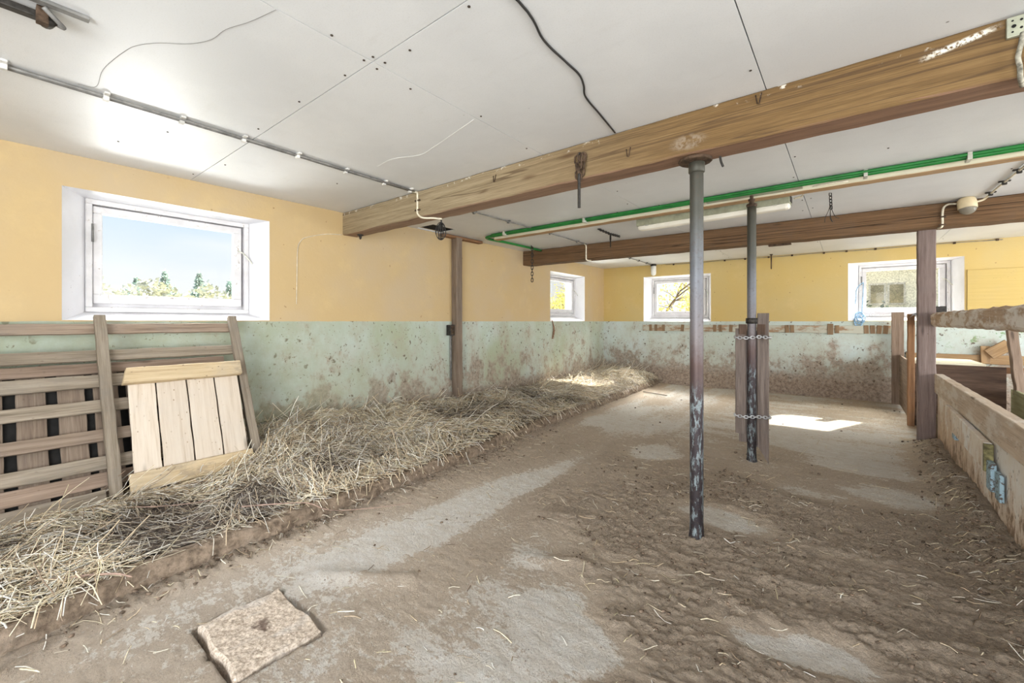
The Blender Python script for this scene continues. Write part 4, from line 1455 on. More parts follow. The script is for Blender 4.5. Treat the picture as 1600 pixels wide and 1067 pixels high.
def make_rack():
    t = empty('hay_rack', rp(1.17, 0.3))
    tag(t, 'grey slatted wooden hay rack leaning on the wall under the near window', 'hay rack')
    for y in (0.520, 1.292):
        o = plank('upright', rp(0.0, y, 0.030), rp(1.185, y + 0.008, 0.030), 0.058, 0.046, RN, MAT['grey_wood'], t, bevel=0.004)
    for s0, s1, mat in ((0.040, 0.110, 'brown_slat'), (0.228, 0.300, 'grey_wood'), (0.398, 0.480, 'grey_wood'), (0.565, 0.642, 'grey_wood'),
                        (0.755, 0.828, 'brown_slat'), (0.920, 1.000, 'grey_wood')):
        c = (s0 + s1) / 2
        plank('slat', rp(c + random.uniform(-0.004, 0.004), -0.85, -0.004), rp(c + 0.002, 1.318, -0.004), s1 - s0, 0.022, RN, MAT[mat], t, bevel=0.003)
    # plank gate standing behind the rack
    g = empty('plank_gate', rp(1.15, 0.3, -0.07))
    tag(g, 'mucky brown plank gate standing behind the slatted hay rack', 'gate')
    OFF = -0.062
    for y0 in (-0.80, -0.645, -0.49, -0.335, -0.18, -0.015, 0.152, 0.318, 0.475, 0.632, 0.79, 0.945, 1.09):
        plank('plank', rp(0.34, y0 + 0.058, OFF), rp(1.165, y0 + 0.060, OFF), 0.118, 0.02, RN, MAT['gate_wood'], g, bevel=0.002)
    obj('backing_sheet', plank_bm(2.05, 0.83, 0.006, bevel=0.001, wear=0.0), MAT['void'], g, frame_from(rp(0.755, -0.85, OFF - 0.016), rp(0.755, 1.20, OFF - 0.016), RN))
    plank('rail', rp(0.342, -0.85, OFF + 0.022), rp(0.340, 1.212, OFF + 0.022), 0.068, 0.022, RN, MAT['brown_wood'], g)
    plank('rail', rp(1.055, -0.85, OFF + 0.022), rp(1.055, 1.212, OFF + 0.022), 0.085, 0.022, RN, MAT['brown_wood'], g)
    # bottom board in the straw
    o = plank('floor_plank', (-3.46, -0.6, 0.150), (-3.425, 0.485, 0.165), 0.090, 0.030, (0.75, 0, 0.65), MAT['grey_wood'])
    tag(o, 'grey plank lying half buried in straw at the foot of the rack', 'plank')


def make_hatch_board():
    t = empty('wooden_hatch', rp(1.2, 0.93, 0.08))
    tag(t, 'pale pine hatch of four boards leaning on the hay rack', 'hatch')
    ys = [(0.612, 0.748), (0.757, 0.918), (0.927, 1.084), (1.093, 1.238)]
    for (a, b), sk in zip(ys, (0.012, 0.004, 0.004, 0.004)):
        plank('board', rp(0.44, (a + b) / 2 + 0.008, 0.068), rp(1.165, (a + b) / 2 - 0.006, 0.070), b - a, 0.020, RN, MAT['pale_wood'], t, bevel=0.003)
    plank('batten', rp(0.462, 0.598, 0.106), rp(0.462, 1.262, 0.106), 0.105, 0.052, RN, MAT['batten_wood'], t, bevel=0.006, cut0=0.012)
    plank('batten', rp(1.137, 0.580, 0.092), rp(1.137, 1.252, 0.092), 0.115, 0.026, RN, MAT['batten_wood'], t, bevel=0.005)


# ------------------------------------------------------------------ pens on the right
def make_pens():
    t = empty('pen_partition', (0.68, 4.2, 0))
    tag(t, 'muck-splashed whitewashed board partition along the right edge of the floor', 'partition')
    X = 0.683
    plank('cap_board', (X, 0.9, 0.600), (X, 5.73, 0.606), 0.180, 0.064, (-1, 0, 0), MAT['part_top'], t, bevel=0.004)
    plank('lower_board', (X + 0.006, 0.9, 0.245), (X + 0.006, 5.73, 0.255), 0.515, 0.034, (-1, 0, 0), MAT['part_low'], t, bevel=0.003)
    bp = plank('bolt_plank', (X - 0.040, 3.68, 0.405), (X - 0.040, 4.95, 0.435), 0.165, 0.034, (-1, 0, 0), MAT['part_low'], t, bevel=0.004)
    o = obj('end_plate', box((X - 0.062, 3.655, 0.325), (X - 0.022, 3.682, 0.485), 0.003), MAT['brass_plate'], bp)
    o['label'] = 'dirty yellow metal end plate'
    for k, (y, z0, z1) in enumerate(((3.62, 0.235, 0.395), (3.50, 0.215, 0.365), (4.66, 0.300, 0.400))):
        bm = box((X - 0.052 + 0.012 * (k == 1), y - 0.055, z0), (X - 0.027 + 0.006 * (k == 1), y + 0.04, z1), 0.004)
        o = obj('bracket', bm, MAT['blue_paint'], t)
        o['label'] = 'flaking blue metal bracket'
    # gnawed top rail on the same line
    o = plank('pen_rail', (0.655, 0.75, 1.215), (0.655, 6.62, 1.215), 0.125, 0.062, (-1, 0, 0), MAT['rail_wood'], bevel=0.018, wear=0.006)
    tag(o, 'gnawed rounded top rail of the pen, white where worn', 'rail')
    # post behind, the wall-side board and its panel
    o = plank('gate_post', (0.565, 6.68, -0.01), (0.560, 6.60, 1.282), 0.062, 0.062, (0, -1, 0), MAT['orange_wood'], bevel=0.006)
    tag(o, 'slim orange-brown gate post behind the square timber post', 'post')
    o = plank('upright_board', (0.562, 8.27, -0.01), (0.560, 8.26, 1.330), 0.135, 0.030, (0, -1, 0), MAT['brown_wood'])
    tag(o, 'upright brown board in front of the back wall, below the dirty window', 'board')
    o = plank('side_panel', (0.585, 6.76, 0.37), (0.585, 8.24, 0.37), 0.70, 0.022, (-1, 0, 0), MAT['brown_wood'])
    tag(o, 'brown side panel between slim gate post and upright board', 'panel')
    t = empty('cross_panel', (0.95, 6.72, 0))
    tag(t, 'dark wet plywood cross panel inside the pen', 'panel')
    obj('sheet', plank_bm(0.70, 0.60, 0.018, bevel=0.001), MAT['dark_ply'], t, frame_from((0.60, 6.72, 0.415), (1.305, 6.72, 0.415), (0, -1, 0)))
    plank('top_rail', (0.60, 6.745, 0.683), (2.2, 6.745, 0.683), 0.065, 0.032, (0, -1, 0), MAT['orange_wood'], t)
    plank('lower_sheet', (0.60, 6.725, 0.055), (1.30, 6.725, 0.055), 0.13, 0.018, (0, -1, 0), MAT['dark_ply'], t)
    # cream manger board behind it
    o = plank('manger_board', (0.60, 7.10, 0.727), (1.16, 7.10, 0.727), 0.76, 0.022, (0, 0, 1), MAT['cream_wood'])
    tag(o, 'flat cream manger board behind the dark cross panel', 'board')
    o = plank('pen_divider', (1.345, 2.6, 0.25), (1.345, 6.70, 0.25), 0.49, 0.030, (-1, 0, 0), MAT['olive_board'])
    tag(o, 'low olive-green divider board on the far side of the pen', 'partition')
    o = plank('pen_upright', (1.375, 6.60, 0.45), (1.325, 6.66, 1.135), 0.075, 0.05, (0.25, -1, 0), MAT['brown_wood'], wear=0.005)
    tag(o, 'crooked brown upright beside the dark cross panel', 'post')
    o = plank('wall_ledger', (0.66, yback(0.66) - 0.022, 0.690), (2.6, yback(2.6) - 0.022, 0.690), 0.12, 0.04, (-0.038, -1, 0), MAT['tan_block'])
    tag(o, 'tan ledger board fixed low on the back wall in the pen', 'ledger')
    t = empty('wood_bracket', (1.50, 8.34, 0.66))
    tag(t, 'tan bracket of two wood offcuts on the pen ledger', 'bracket')
    y = yback(1.45) - 0.06
    plank('upright', (1.435, y, 0.64), (1.43, y, 0.87), 0.085, 0.035, (0, -1, 0), MAT['tan_block'], t)
    plank('arm', (1.46, y - 0.036, 0.76), (1.64, y - 0.036, 0.905), 0.14, 0.035, (0, -1, 0), MAT['tan_block'], t)
    # brown litter in the pen
    bm = bmesh.new()
    bmesh.ops.create_grid(bm, x_segments=24, y_segments=50, size=0.5)
    for v in bm.verts:
        x, y = 1.017 + v.co.x * 0.61, 4.70 + v.co.y * 4.0
        z = 0.16 + 0.05 * (float(fbm(np.array([x * 4]), np.array([y * 4]), 3, 2)[0]) - 0.5)
        v.co = (x, y, z)
    r = bmesh.ops.extrude_face_region(bm, geom=bm.faces[:])
    for v in [q for q in r['geom'] if isinstance(q, bmesh.types.BMVert)]:
        v.co.z = 0.005
    o = obj('pen_litter', bm, MAT['litter'], smooth=True)
    tag(o, 'wet brown litter covering the floor of the pen', 'litter', kind='stuff')
    # plastic strip and dark box on the rail end
    bm = bmesh.new()
    pts = [(0.56, 6.62, 1.250), (0.60, 6.50, 1.292), (0.635, 6.30, 1.300), (0.645, 6.10, 1.292)]
    rows = []
    for p in smooth_path(pts, 5):
        rows.append([bm.verts.new(p + Vector((-0.03, -0.01, -0.028))), bm.verts.new(p + Vector((-0.012, 0, 0.004))), bm.verts.new(p + Vector((0.03, 0.01, 0.002)))])
    for r0, r1 in zip(rows, rows[1:]):
        for k in range(2):
            bm.faces.new((r0[k], r0[k + 1], r1[k + 1], r1[k]))
    bmesh.ops.solidify(bm, geom=bm.faces[:], thickness=0.003)
    o = recentre(obj('plastic_strip', bm, MAT['bag'], smooth=True))
    tag(o, 'crumpled white plastic strip draped over the far end of the rail', 'plastic strip')
    o = recentre(obj('box', box((0.665, 5.74, 1.279), (0.735, 5.86, 1.345), 0.004), MAT['dark_iron']))
    o.name = 'small_box'
    WM[o.name] = Matrix.Translation(o.location)
    tag(o, 'small dark box on the top rail beside the square post', 'box')


def make_wall_fittings():
    # chipped rail on the back wall with bare patches
    x0, x1 = -3.187, 0.49
    t = empty('wall_rail', (-1.35, yback(-1.35) - 0.02, 1.01))
    tag(t, 'chipped white rail with bare wood cleats along the back wall', 'rail')
    plank('rail', (x0, yback(x0) - 0.014, 1.075), (x1, yback(x1) - 0.014, 1.075), 0.118, 0.026, (-0.038, -1, 0), MAT['white_wood'], t)
    for px in (1017, 1025, 1037, 1066, 1117, 1126, 1142, 1230, 1238, 1297, 1308, 1354, 1364, 1373, 1383):
        dx = (px - 800) / 665.0
        a = R(38.3)
        k = (dx * math.cos(a) - math.sin(a), dx * math.sin(a) + math.cos(a))
        tt = (8.2 - 0.02 + 0.038 * 4.02) / (k[1] - 0.038 * k[0])
        x = k[0] * tt
        tall = 0.17 if px == 1297 else 0.125
        w = 0.075 if px in (1297,) else 0.055
        o = plank('cleat', (x, yback(x) - 0.033, 1.077 - tall / 2), (x + random.uniform(-0.01, 0.01), yback(x) - 0.033, 1.077 + tall / 2), w, 0.010, (-0.038, -1, 0), MAT['bare_wood'], t)
    o = plank('wall_panel', (1.275, yback(1.275) - 0.010, 1.60), (3.6, yback(3.6) - 0.010, 1.60), 0.60, 0.016, (-0.038, -1, 0), MAT['yellow_board'])
    tag(o, 'yellow painted board panel on the back wall right of the dirty window', 'panel')
    # thin cable stapled to the ochre left wall
    pts = [(XL + 0.006, 1.858, 1.36), (XL + 0.006, 1.862, 1.60), (XL + 0.006, 1.868, 1.86), (XL + 0.006, 1.90, 1.955), (XL + 0.006, 1.97, 2.0), (XL + 0.006, 2.15, 2.055), (XL + 0.006, 2.31, 2.075)]
    o = recentre(obj('thin_cable', tube(smooth_path(pts, 6), 0.0035, 6), MAT['cream_cable'], smooth=True))
    tag(o, 'thin cream cable curving down the ochre wall beside the near window', 'cable')
    # cable clipped along the top of the back wall
    t = empty('wall_cable', (-0.7, yback(-0.7) - 0.01, HC - 0.02))
    tag(t, 'thin grey cable clipped along the top of the back wall', 'cable')
    pts = [(x, yback(x) - 0.010, HC - 0.018 - 0.004 * math.sin(x * 5)) for x in np.arange(-2.75, 1.75, 0.15)]
    obj('cable', tube(pts, 0.005, 6), MAT['conduit'], t, smooth=True)
    for x in (-2.6, -2.25, -1.72, -1.40, -1.05, -0.72, -0.30, -0.02, 0.32, 0.85, 1.15, 1.55):
        obj('clip', box((x - 0.014, yback(x) - 0.022, HC - 0.034), (x + 0.014, yback(x) - 0.001, HC - 0.006), 0.003), MAT['rust'], t)
    o = recentre(obj('iron_strap', box((-0.72, 5.66, 2.060), (-0.50, 5.71, 2.079), 0.004), MAT['rust']))
    tag(o, 'short rusty iron strap under the far beam behind the farther pipe', 'strap')
    # string hanging from the far left window
    pts = [(XL + 0.01, 6.20, 1.215), (XL + 0.02, 6.215, 1.15), (XL + 0.014, 6.245, 1.08), (XL + 0.012, 6.235, 0.98), (XL + 0.012, 6.21, 0.90)]
    bm = bmesh.new()
    for k in range(6):
        tube_into(bm, [Vector(p) + Vector((0.004 * math.sin(k), 0.010 * math.sin(k * 2.1 + i * 0.7) * (i / 4), 0)) for i, p in enumerate(smooth_path(pts, 3))], 0.004, 5)
    o = recentre(obj('baling_twine', bm, MAT['brown_string'], smooth=True))
    tag(o, 'brown twine hanging from the sill of the far left window', 'twine')
    # blue rope on the sill of the right back window
    bm = bmesh.new()
    B = lambda x, z, d: Vector((x, yback(x) + d, z))
    tube_into(bm, smooth_path([B(0.185, 1.80, 0.172), B(0.14, 1.76, 0.12), B(0.10, 1.68, 0.09), B(0.095, 1.56, 0.09), B(0.085, 1.47, 0.085)], 6), 0.006, 6)
    tube_into(bm, smooth_path([B(0.185, 1.80, 0.172), B(0.180, 1.6, 0.16), B(0.170, 1.42, 0.145), B(0.165, 1.32, 0.14)], 6), 0.006, 6)
    for k in range(7):
        cx, cz = 0.135 + 0.02 * math.sin(k * 2.0), 1.265 + 0.03 * math.cos(k * 1.7)
        pts = [B(cx + 0.05 * math.cos(a), cz + (0.085 if k % 2 else 0.05) * math.sin(a) - 0.01 * k, -0.012 + 0.012 * math.sin(a * 2 + k) + 0.10 * max(0, math.sin(a)) * (cz + 0.05 * math.sin(a) > 1.25))
               for a in np.linspace(0, 2 * math.pi, 13)[:-1]]
        tube_into(bm, pts, 0.006, 6, True)
    o = recentre(obj('blue_rope', bm, MAT['blue_rope'], smooth=True))
    tag(o, 'tangled pale blue rope hanging in the right back window', 'rope')


# ------------------------------------------------------------------ things on the ceiling
def conduit(name, label, pts, r, mat, clips, clipmat, n=1, gap=0.018, sm=0, cat='conduit', clip_dir=(1, 0, 0)):
    t = empty(name, pts[0])
    tag(t, label, cat)
    bm = bmesh.new()
    side = Vector(clip_dir)
    P = smooth_path(pts, sm) if sm else [Vector(p) for p in pts]
    for k in range(n):
        tube_into(bm, [p + side * (k - (n - 1) / 2) * gap for p in P], r, 8)
    obj('pipe', bm, mat, t, smooth=True)
    for (x, y, z) in clips:
        bm = bmesh.new()
        w = 0.016 + gap * n / 2 + r
        a, b = Vector((x, y, z)) - side * w, Vector((x, y, z)) + side * w
        f = Vector((0, 0, 1)).cross(side) * 0.011
        lo = [min(a[i], b[i]) - abs(f[i]) for i in range(3)]
        hi = [max(a[i], b[i]) + abs(f[i]) for i in range(3)]
        box_into(bm, (lo[0], lo[1], z - 0.004), (hi[0], hi[1], z + 0.006))
        box_into(bm, (x - 0.013, y - 0.011, z - 2 * r - 0.010), (x + 0.013, y + 0.011, z - 0.003))
        bmesh.ops.bevel(bm, geom=bm.edges[:], offset=0.002, segments=1, affect='EDGES')
        obj('clip', bm, clipmat, t)
    return t


def make_ceiling_things():
    zc = HC - 0.012
    conduit('conduit', 'twin grey conduit clipped along the ceiling in front of the near beam', [(-2.835, -1.6, zc), (-2.83, 0.9, zc), (-2.85, 1.9, zc), (-2.86, 2.30, zc)], 0.0075, MAT['conduit'],
            [(-2.815, 0.08, HC - 0.006), (-2.825, 0.40, HC - 0.006), (-2.83, 0.70, HC - 0.006), (-2.83, 1.0, HC - 0.006), (-2.835, 1.32, HC - 0.006), (-2.855, 1.67, HC - 0.006), (-2.86, 2.0, HC - 0.006), (-2.86, 2.25, HC - 0.006)],
            MAT['clip'], 2)
    conduit('conduit', 'thin grey conduit on the ceiling between the two beams', [(-2.93, 2.50, zc), (-2.90, 3.9, zc), (-2.90, 4.6, HC - 0.075), (-2.92, 5.40, zc)][:2] + [(-2.90, 4.10, zc)], 0.007, MAT['conduit'],
            [(-2.93, 3.1, HC - 0.006), (-2.91, 3.62, HC - 0.006)], MAT['conduit'], 1)
    conduit('conduit', 'grey conduit on the ceiling between batten and far beam', [(-2.89, 4.28, zc), (-2.90, 5.38, zc)], 0.007, MAT['conduit'], [(-2.89, 4.42, HC - 0.006), (-2.90, 5.1, HC - 0.006)], MAT['conduit'], 1)
    conduit('conduit', 'grey conduit running over the far ceiling to the white lamp', [(-2.93, 5.70, zc), (-2.96, 8.12, zc)], 0.007, MAT['conduit'],
            [(-2.945, 6.6, HC - 0.006), (-2.95, 7.0, HC - 0.006), (-2.955, 7.4, HC - 0.006), (-2.96, 7.8, HC - 0.006)], MAT['conduit'], 1)
    # cream cables bent over the beams
    f = 2.318
    pts = [(-2.86, 2.27, HC - 0.014), (-2.845, 2.312, HC - 0.018), (-2.84, f - 0.004, 2.25), (-2.84, f - 0.004, 2.15), (-2.835, f - 0.004, 2.10), (-2.79, f + 0.01, 2.066), (-2.72, 2.38, 2.062), (-2.69, 2.45, 2.064)]
    t = empty('bent_cable', (-2.84, f, 2.25))
    tag(t, 'cream cable bent down the front of the near beam', 'cable')
    obj('cable', tube(smooth_path(pts, 5), 0.0078, 8), MAT['cream_cable'], t, smooth=True)
    for z in (2.215, 2.135):
        obj('clip', box((-2.87, f - 0.010, z - 0.006), (-2.81, f + 0.004, z + 0.006), 0.002), MAT['rust'], t)
    yb = 5.365 + 0.04 * 1.05
    pts = [(-2.90, 5.30, zc), (-2.92, 5.385, HC - 0.02), (-2.925, 5.405, 2.25), (-2.925, 5.405, 2.13), (-2.925, 5.42, 2.075), (-2.90, 5.50, 2.072)]
    o = recentre(obj('bent_cable', tube(smooth_path(pts, 5), 0.010, 8), MAT['cream_cable'], smooth=True))
    tag(o, 'cream cable bent down the front of the far beam near the left wall', 'cable')
    # coil of dark cable hanging under the near beam
    bm = bmesh.new()
    cx, cy, cz = -2.700, 2.45, 1.965
    for k in range(5):
        w = 0.030 + 0.007 * (k % 3)
        pts = []
        ph = k * 0.55
        for a in np.linspace(0, 2 * math.pi, 17)[:-1]:
            x, z = w * math.sin(a), 0.072 * math.cos(a) - 0.006 * (k % 2)
            pts.append((cx + x * math.cos(ph) * (1.25 if z < 0 else 0.8), cy + x * math.sin(ph), cz + z))
        tube_into(bm, pts, 0.0032, 6, True)
    tube_into(bm, smooth_path([(cx, cy, 2.065), (cx + 0.006, cy, 2.04), (cx - 0.004, cy, 2.02), (cx, cy, 1.985)], 4), 0.0065, 8)
    o = recentre(obj('cable_coil', bm, MAT['black_cable'], smooth=True))
    tag(o, 'small coil of black cable hanging under the near beam', 'cable coil')
    # iron hook under the near beam at the wall
    bm = bmesh.new()
    lathe_into(bm, [(0.030, 0), (0.032, -0.012), (0.014, -0.018), (0.012, -0.035)], (-3.86, 2.42, 2.078), (0, 0, 1), 10)
    tube_into(bm, smooth_path([(-3.86, 2.42, 2.048), (-3.845, 2.41, 2.03), (-3.82, 2.40, 2.035), (-3.815, 2.40, 2.055)], 5), 0.009, 8)
    o = recentre(obj('iron_hook', bm, MAT['dark_iron'], smooth=True))
    tag(o, 'short dark iron hook under the wall end of the near beam', 'hook')
    # chain bundle with threaded rod on the near beam
    t = empty('chain_bundle', (-1.28, 2.30, 1.9))
    tag(t, 'rusty chain looped on the near beam with a rod hanging from it', 'chain')
    bm = bmesh.new()
    for dx, z0, z1, sd in ((-0.022, 2.215, 2.075, (1, 0, 0)), (-0.004, 2.225, 2.06, (0.3, 1, 0)), (0.013, 2.22, 2.09, (1, 0.4, 0)), (0.028, 2.22, 2.13, (0.6, 1, 0))):
        chain_into(bm, [(-1.285 + dx, 2.300 - 0.008 * abs(dx) * 20, z0), (-1.285 + dx * 0.7, 2.298, z1)], 0.050, 0.030, 0.0055, sd)
    obj('links', bm, MAT['rust'], t, smooth=True)
    bm = bmesh.new()
    prof = []
    for k in range(46):
        z = 2.10 - k * 0.0046
        prof.append((0.0085 + (0.0018 if k % 2 else 0), z))
    lathe_into(bm, prof[::-1], (-1.288, 2.292, 0), (0, 0, 1), 10)
    obj('rod', bm, MAT['dark_iron'], t, smooth=True)
    tube_pts = [(-1.285, 2.325, 2.222), (-1.285, 2.298, 2.226), (-1.285, 2.285, 2.215)]
    obj('staple', tube(smooth_path(tube_pts, 4), 0.006, 6), MAT['dark_iron'], t, smooth=True)
    # chain with long links hanging from the ceiling by the left wall
    bm = bmesh.new()
    tube_into(bm, smooth_path([(-3.605, 5.02, HC), (-3.60, 5.02, 2.265), (-3.575, 5.01, 2.25), (-3.565, 5.0, 2.262)], 4), 0.007, 8)
    chain_into(bm, [(-3.585, 5.01, 2.27), (-3.585, 5.01, 1.775)], 0.058, 0.030, 0.0055, (0.79, 0.62, 0))
    o = recentre(obj('hanging_chain', bm, MAT['dark_iron'], smooth=True))
    tag(o, 'dark chain hanging from the ceiling beside the far left window', 'chain')
    # chain stretched on the ceiling with a bolt, between batten and far beam
    t = empty('ceiling_chain', (-2.28, 4.85, 2.25))
    tag(t, 'chain nailed flat on the ceiling with a bolt hanging from its middle', 'chain')
    bm = bmesh.new()
    chain_into(bm, [(-2.31, 4.57, HC - 0.012), (-2.29, 4.85, HC - 0.030), (-2.30, 5.14, HC - 0.012)], 0.042, 0.026, 0.005, (1, 0, 0))
    obj('links', bm, MAT['dark_iron'], t, smooth=True)
    obj('bolt', lathe([(0.008, -0.19), (0.008, -0.10), (0.011, -0.10), (0.011, -0.035), (0.016, -0.035), (0.016, -0.02)], (-2.29, 4.85, HC), (0, 0, 1), 10), MAT['dark_iron'], t, smooth=True)
    # bundle of wire hanging right of the light
    bm = bmesh.new()
    x, y = -0.12, 4.55
    chain_into(bm, [(x, y, HC), (x + 0.006, y, 2.16)], 0.034, 0.022, 0.004, (0.7, 0.7, 0))
    for k in range(4):
        a = k * 1.6
        tube_into(bm, smooth_path([(x, y, 2.20), (x + 0.012 * math.cos(a), y + 0.012 * math.sin(a), 2.15), (x + 0.035 * math.cos(a), y + 0.035 * math.sin(a), 2.09), (x + 0.05 * math.cos(a) + 0.012, y + 0.05 * math.sin(a), 2.075 - 0.012 * k)], 4), 0.0024, 5)
    o = recentre(obj('wire_bundle', bm, MAT['dark_iron'], smooth=True))
    tag(o, 'knotted bundle of wire hanging from the ceiling right of the strip light', 'wire')
    # iron rod hanging near the back wall
    bm = bmesh.new()
    lathe_into(bm, [(0.022, 0.0), (0.022, -0.012), (0.010, -0.016), (0.009, -0.235), (0.004, -0.245)], (-0.99, 8.12, HC), (0, 0, 1), 8)
    o = recentre(obj('iron_rod', bm, MAT['rust'], smooth=True))
    tag(o, 'thin rusty rod hanging from the ceiling by the back wall', 'rod')
    o = recentre(obj('bent_nail', tube(smooth_path([(-0.535, 2.46, 2.085), (-0.53, 2.46, 2.05), (-0.52, 2.465, 2.02)], 4), 0.006, 7), MAT['dark_iron'], smooth=True))
    tag(o, 'dark nail sticking down from the near beam right of the pipe', 'nail')
    # nail clips on the near beam face
    for x, z, lab in ((-0.985, 2.14, 'bent wire staple on the near beam between chain and pipe'), (-0.335, 2.235, 'bent wire staple on the near beam right of the pipe'),
                      (-1.99, 2.20, 'bent wire staple on the pale left half of the near beam')):
        pts = [(x - 0.012, f, z + 0.045), (x - 0.004, f - 0.008, z), (x + 0.004, f - 0.009, z - 0.004), (x + 0.013, f, z + 0.05)]
        o = recentre(obj('wire_staple', tube(pts, 0.0028, 6), MAT['rust'], smooth=True))
        tag(o, lab, 'staple', 'wire staples on the near beam')
    # green hose
    t = empty('green_hose', (-1.5, 4.06, HC - 0.03))
    tag(t, 'glossy green hose along the ceiling, turning at the left wall', 'hose')
    pts = [(3.9, 4.045, HC - 0.024), (0.9, 4.045, HC - 0.024), (-0.3, 4.032, HC - 0.024), (-1.6, 4.055, HC - 0.024), (-3.45, 4.065, HC - 0.024)]
    P = [Vector(p) for p in pts[:-1]]
    arc = smooth_path([(-3.40, 4.065, HC - 0.024), (-3.60, 4.07, HC - 0.024), (-3.675, 4.13, HC - 0.024), (-3.68, 4.28, HC - 0.026), (-3.66, 4.6, HC - 0.024), (-3.67, 5.36, HC - 0.022)], 6)
    obj('hose', tube(P + arc, 0.0165, 12), MAT['green'], t, smooth=True)
    obj('hose', tube([p + Vector((0, -0.030 if i < 8 else 0, 0.008)) for i, p in enumerate(P + arc[:6])], 0.012, 10), MAT['green'], t, smooth=True)
    for x in (-3.3, -2.2, -1.03, 0.1, 0.62, 1.4):
        obj('clip', box((x - 0.012, 4.000, HC - 0.050), (x + 0.012, 4.086, HC - 0.001), 0.003), MAT['plate'], t)
    # fluorescent strip light
    t = empty('strip_light', (-1.05, 4.44, 2.17))
    tag(t, 'long fluorescent strip light with cream cover and olive housing', 'light')
    ax = Matrix.Translation((-1.085, 4.435, 0)) @ Matrix.Rotation(R(-3.2), 4, 'Z')

    def fx(lo, hi, bev, name, mat, parent):
        bm = box(lo, hi, bev)
        bmesh.ops.transform(bm, matrix=ax, verts=bm.verts)
        return obj(name, bm, mat, parent)
    fx((-0.695, -0.066, 2.218), (0.695, 0.066, 2.298), 0.004, 'housing', MAT['olive'], t)
    bm = bmesh.new()
    prof = [(-0.046, 2.222), (-0.047, 2.200), (-0.040, 2.182), (-0.026, 2.176), (0.026, 2.176), (0.040, 2.182), (0.047, 2.200), (0.046, 2.222)]
    rows = []
    for x, k in ((-0.690, 0.72), (-0.680, 0.9), (-0.660, 1.0), (0.660, 1.0), (0.680, 0.9), (0.690, 0.72)):
        rows.append([bm.verts.new(ax @ Vector((x, y * k, 2.222 - (2.222 - z) * k))) for y, z in prof])
    for r0, r1 in zip(rows, rows[1:]):
        for i in range(len(prof) - 1):
            bm.faces.new((r0[i], r0[i + 1], r1[i + 1], r1[i]))
    bm.faces.new(rows[0][::-1])
    bm.faces.new(rows[-1])
    obj('diffuser', bm, MAT['diffuser'], t, smooth=False)
    fx((-0.700, -0.045, 2.232), (-0.690, 0.045, 2.285), 0.003, 'end_cap', MAT['dark_iron'], t)
    fx((0.690, -0.045, 2.232), (0.700, 0.045, 2.285), 0.003, 'end_cap', MAT['dark_iron'], t)
    fx((-0.60, -0.064, 2.212), (-0.57, -0.045, 2.235), 0.002, 'clip', MAT['plate'], t)
    fx((0.57, -0.064, 2.212), (0.60, -0.045, 2.235), 0.002, 'clip', MAT['plate'], t)
    o = recentre(obj('light_cable', tube(smooth_path([(-0.365, 4.40, 2.26), (-0.31, 4.36, 2.262), (-0.28, 4.26, 2.27), (-0.22, 4.145, 2.272), (0.0, 4.125, 2.268)], 5), 0.007, 8), MAT['cream_cable'], smooth=True))
    tag(o, 'cream cable from the end of the strip light to the batten', 'cable')
    # bulkhead lamp on the far beam
    t = empty('bulkhead_lamp', (0.835, 5.50, 2.22))
    tag(t, 'cream bulkhead lamp with clear glass dome on the far beam', 'lamp')
    c = Vector((0.830, 5.472, 2.235))
    d = Vector((0.05, -0.15, -1.0)).normalized()
    obj('mount', box((0.790, 5.500, 2.195), (0.870, 5.56, 2.275), 0.008), MAT['lamp_cream'], t)
    obj('housing', lathe([(0.034, -0.064), (0.050, -0.059), (0.060, -0.042), (0.063, -0.010), (0.063, 0.034), (0.058, 0.038)], c, d, 28), MAT['lamp_cream'], t, smooth=True)
    prof = [(0.059, 0.030)] + [(0.059 * math.cos(a), 0.034 + 0.054 * math.sin(a)) for a in np.linspace(0.1, 1.5, 8)]
    obj('glass_dome', lathe(prof, c, d, 28), MAT['lamp_glass'], t, smooth=True)
    t2 = empty('lamp_cable', (0.7, 5.5, 2.2))
    tag(t2, 'cream cable arching from the bulkhead lamp down the far beam', 'cable')
    obj('cable', tube(smooth_path([(0.775, 5.53, 2.265), (0.72, 5.53, 2.270), (0.690, 5.533, 2.245), (0.682, 5.535, 2.19), (0.682, 5.535, 2.11), (0.678, 5.54, 2.072), (0.66, 5.60, 2.070)], 5), 0.0085, 8), MAT['cream_cable'], t2, smooth=True)
    obj('clip', box((0.665, 5.522, 2.155), (0.705, 5.548, 2.168), 0.002), MAT['rust'], t2)
    obj('clip', box((0.655, 5.522, 2.082), (0.705, 5.552, 2.095), 0.002), MAT['rust'], t2)
    conduit('conduit', 'cream cable on the ceiling leading to the bulkhead lamp', [(0.895, 5.53, 2.262), (0.935, 5.52, 2.272), (0.950, 5.46, HC - 0.016), (0.955, 5.2, zc), (0.970, 4.6, zc), (0.985, 4.25, zc)], 0.008, MAT['cream_cable'],
            [(0.951, 5.36, HC - 0.006), (0.96, 5.0, HC - 0.006), (0.970, 4.68, HC - 0.006)], MAT['dark_iron'], 1, sm=5, cat='cable')
    # white lamp by the back wall
    t = empty('glass_lamp', (-2.95, 8.10, 2.06))
    tag(t, 'small white tubular lamp on the ceiling beside the back wall', 'lamp')
    o_ = (-2.935, 8.10, 0)
    obj('base', lathe([(0.052, 2.298), (0.055, 2.29), (0.055, 2.262), (0.050, 2.258)][::-1], o_, (0, 0, 1), 20), MAT['dark_iron'], t, smooth=True)
    obj('globe', lathe([(0.010, 2.078), (0.034, 2.085), (0.047, 2.105), (0.050, 2.14), (0.050, 2.26)], o_, (0, 0, 1), 20), MAT['white_plastic'], t, smooth=True)
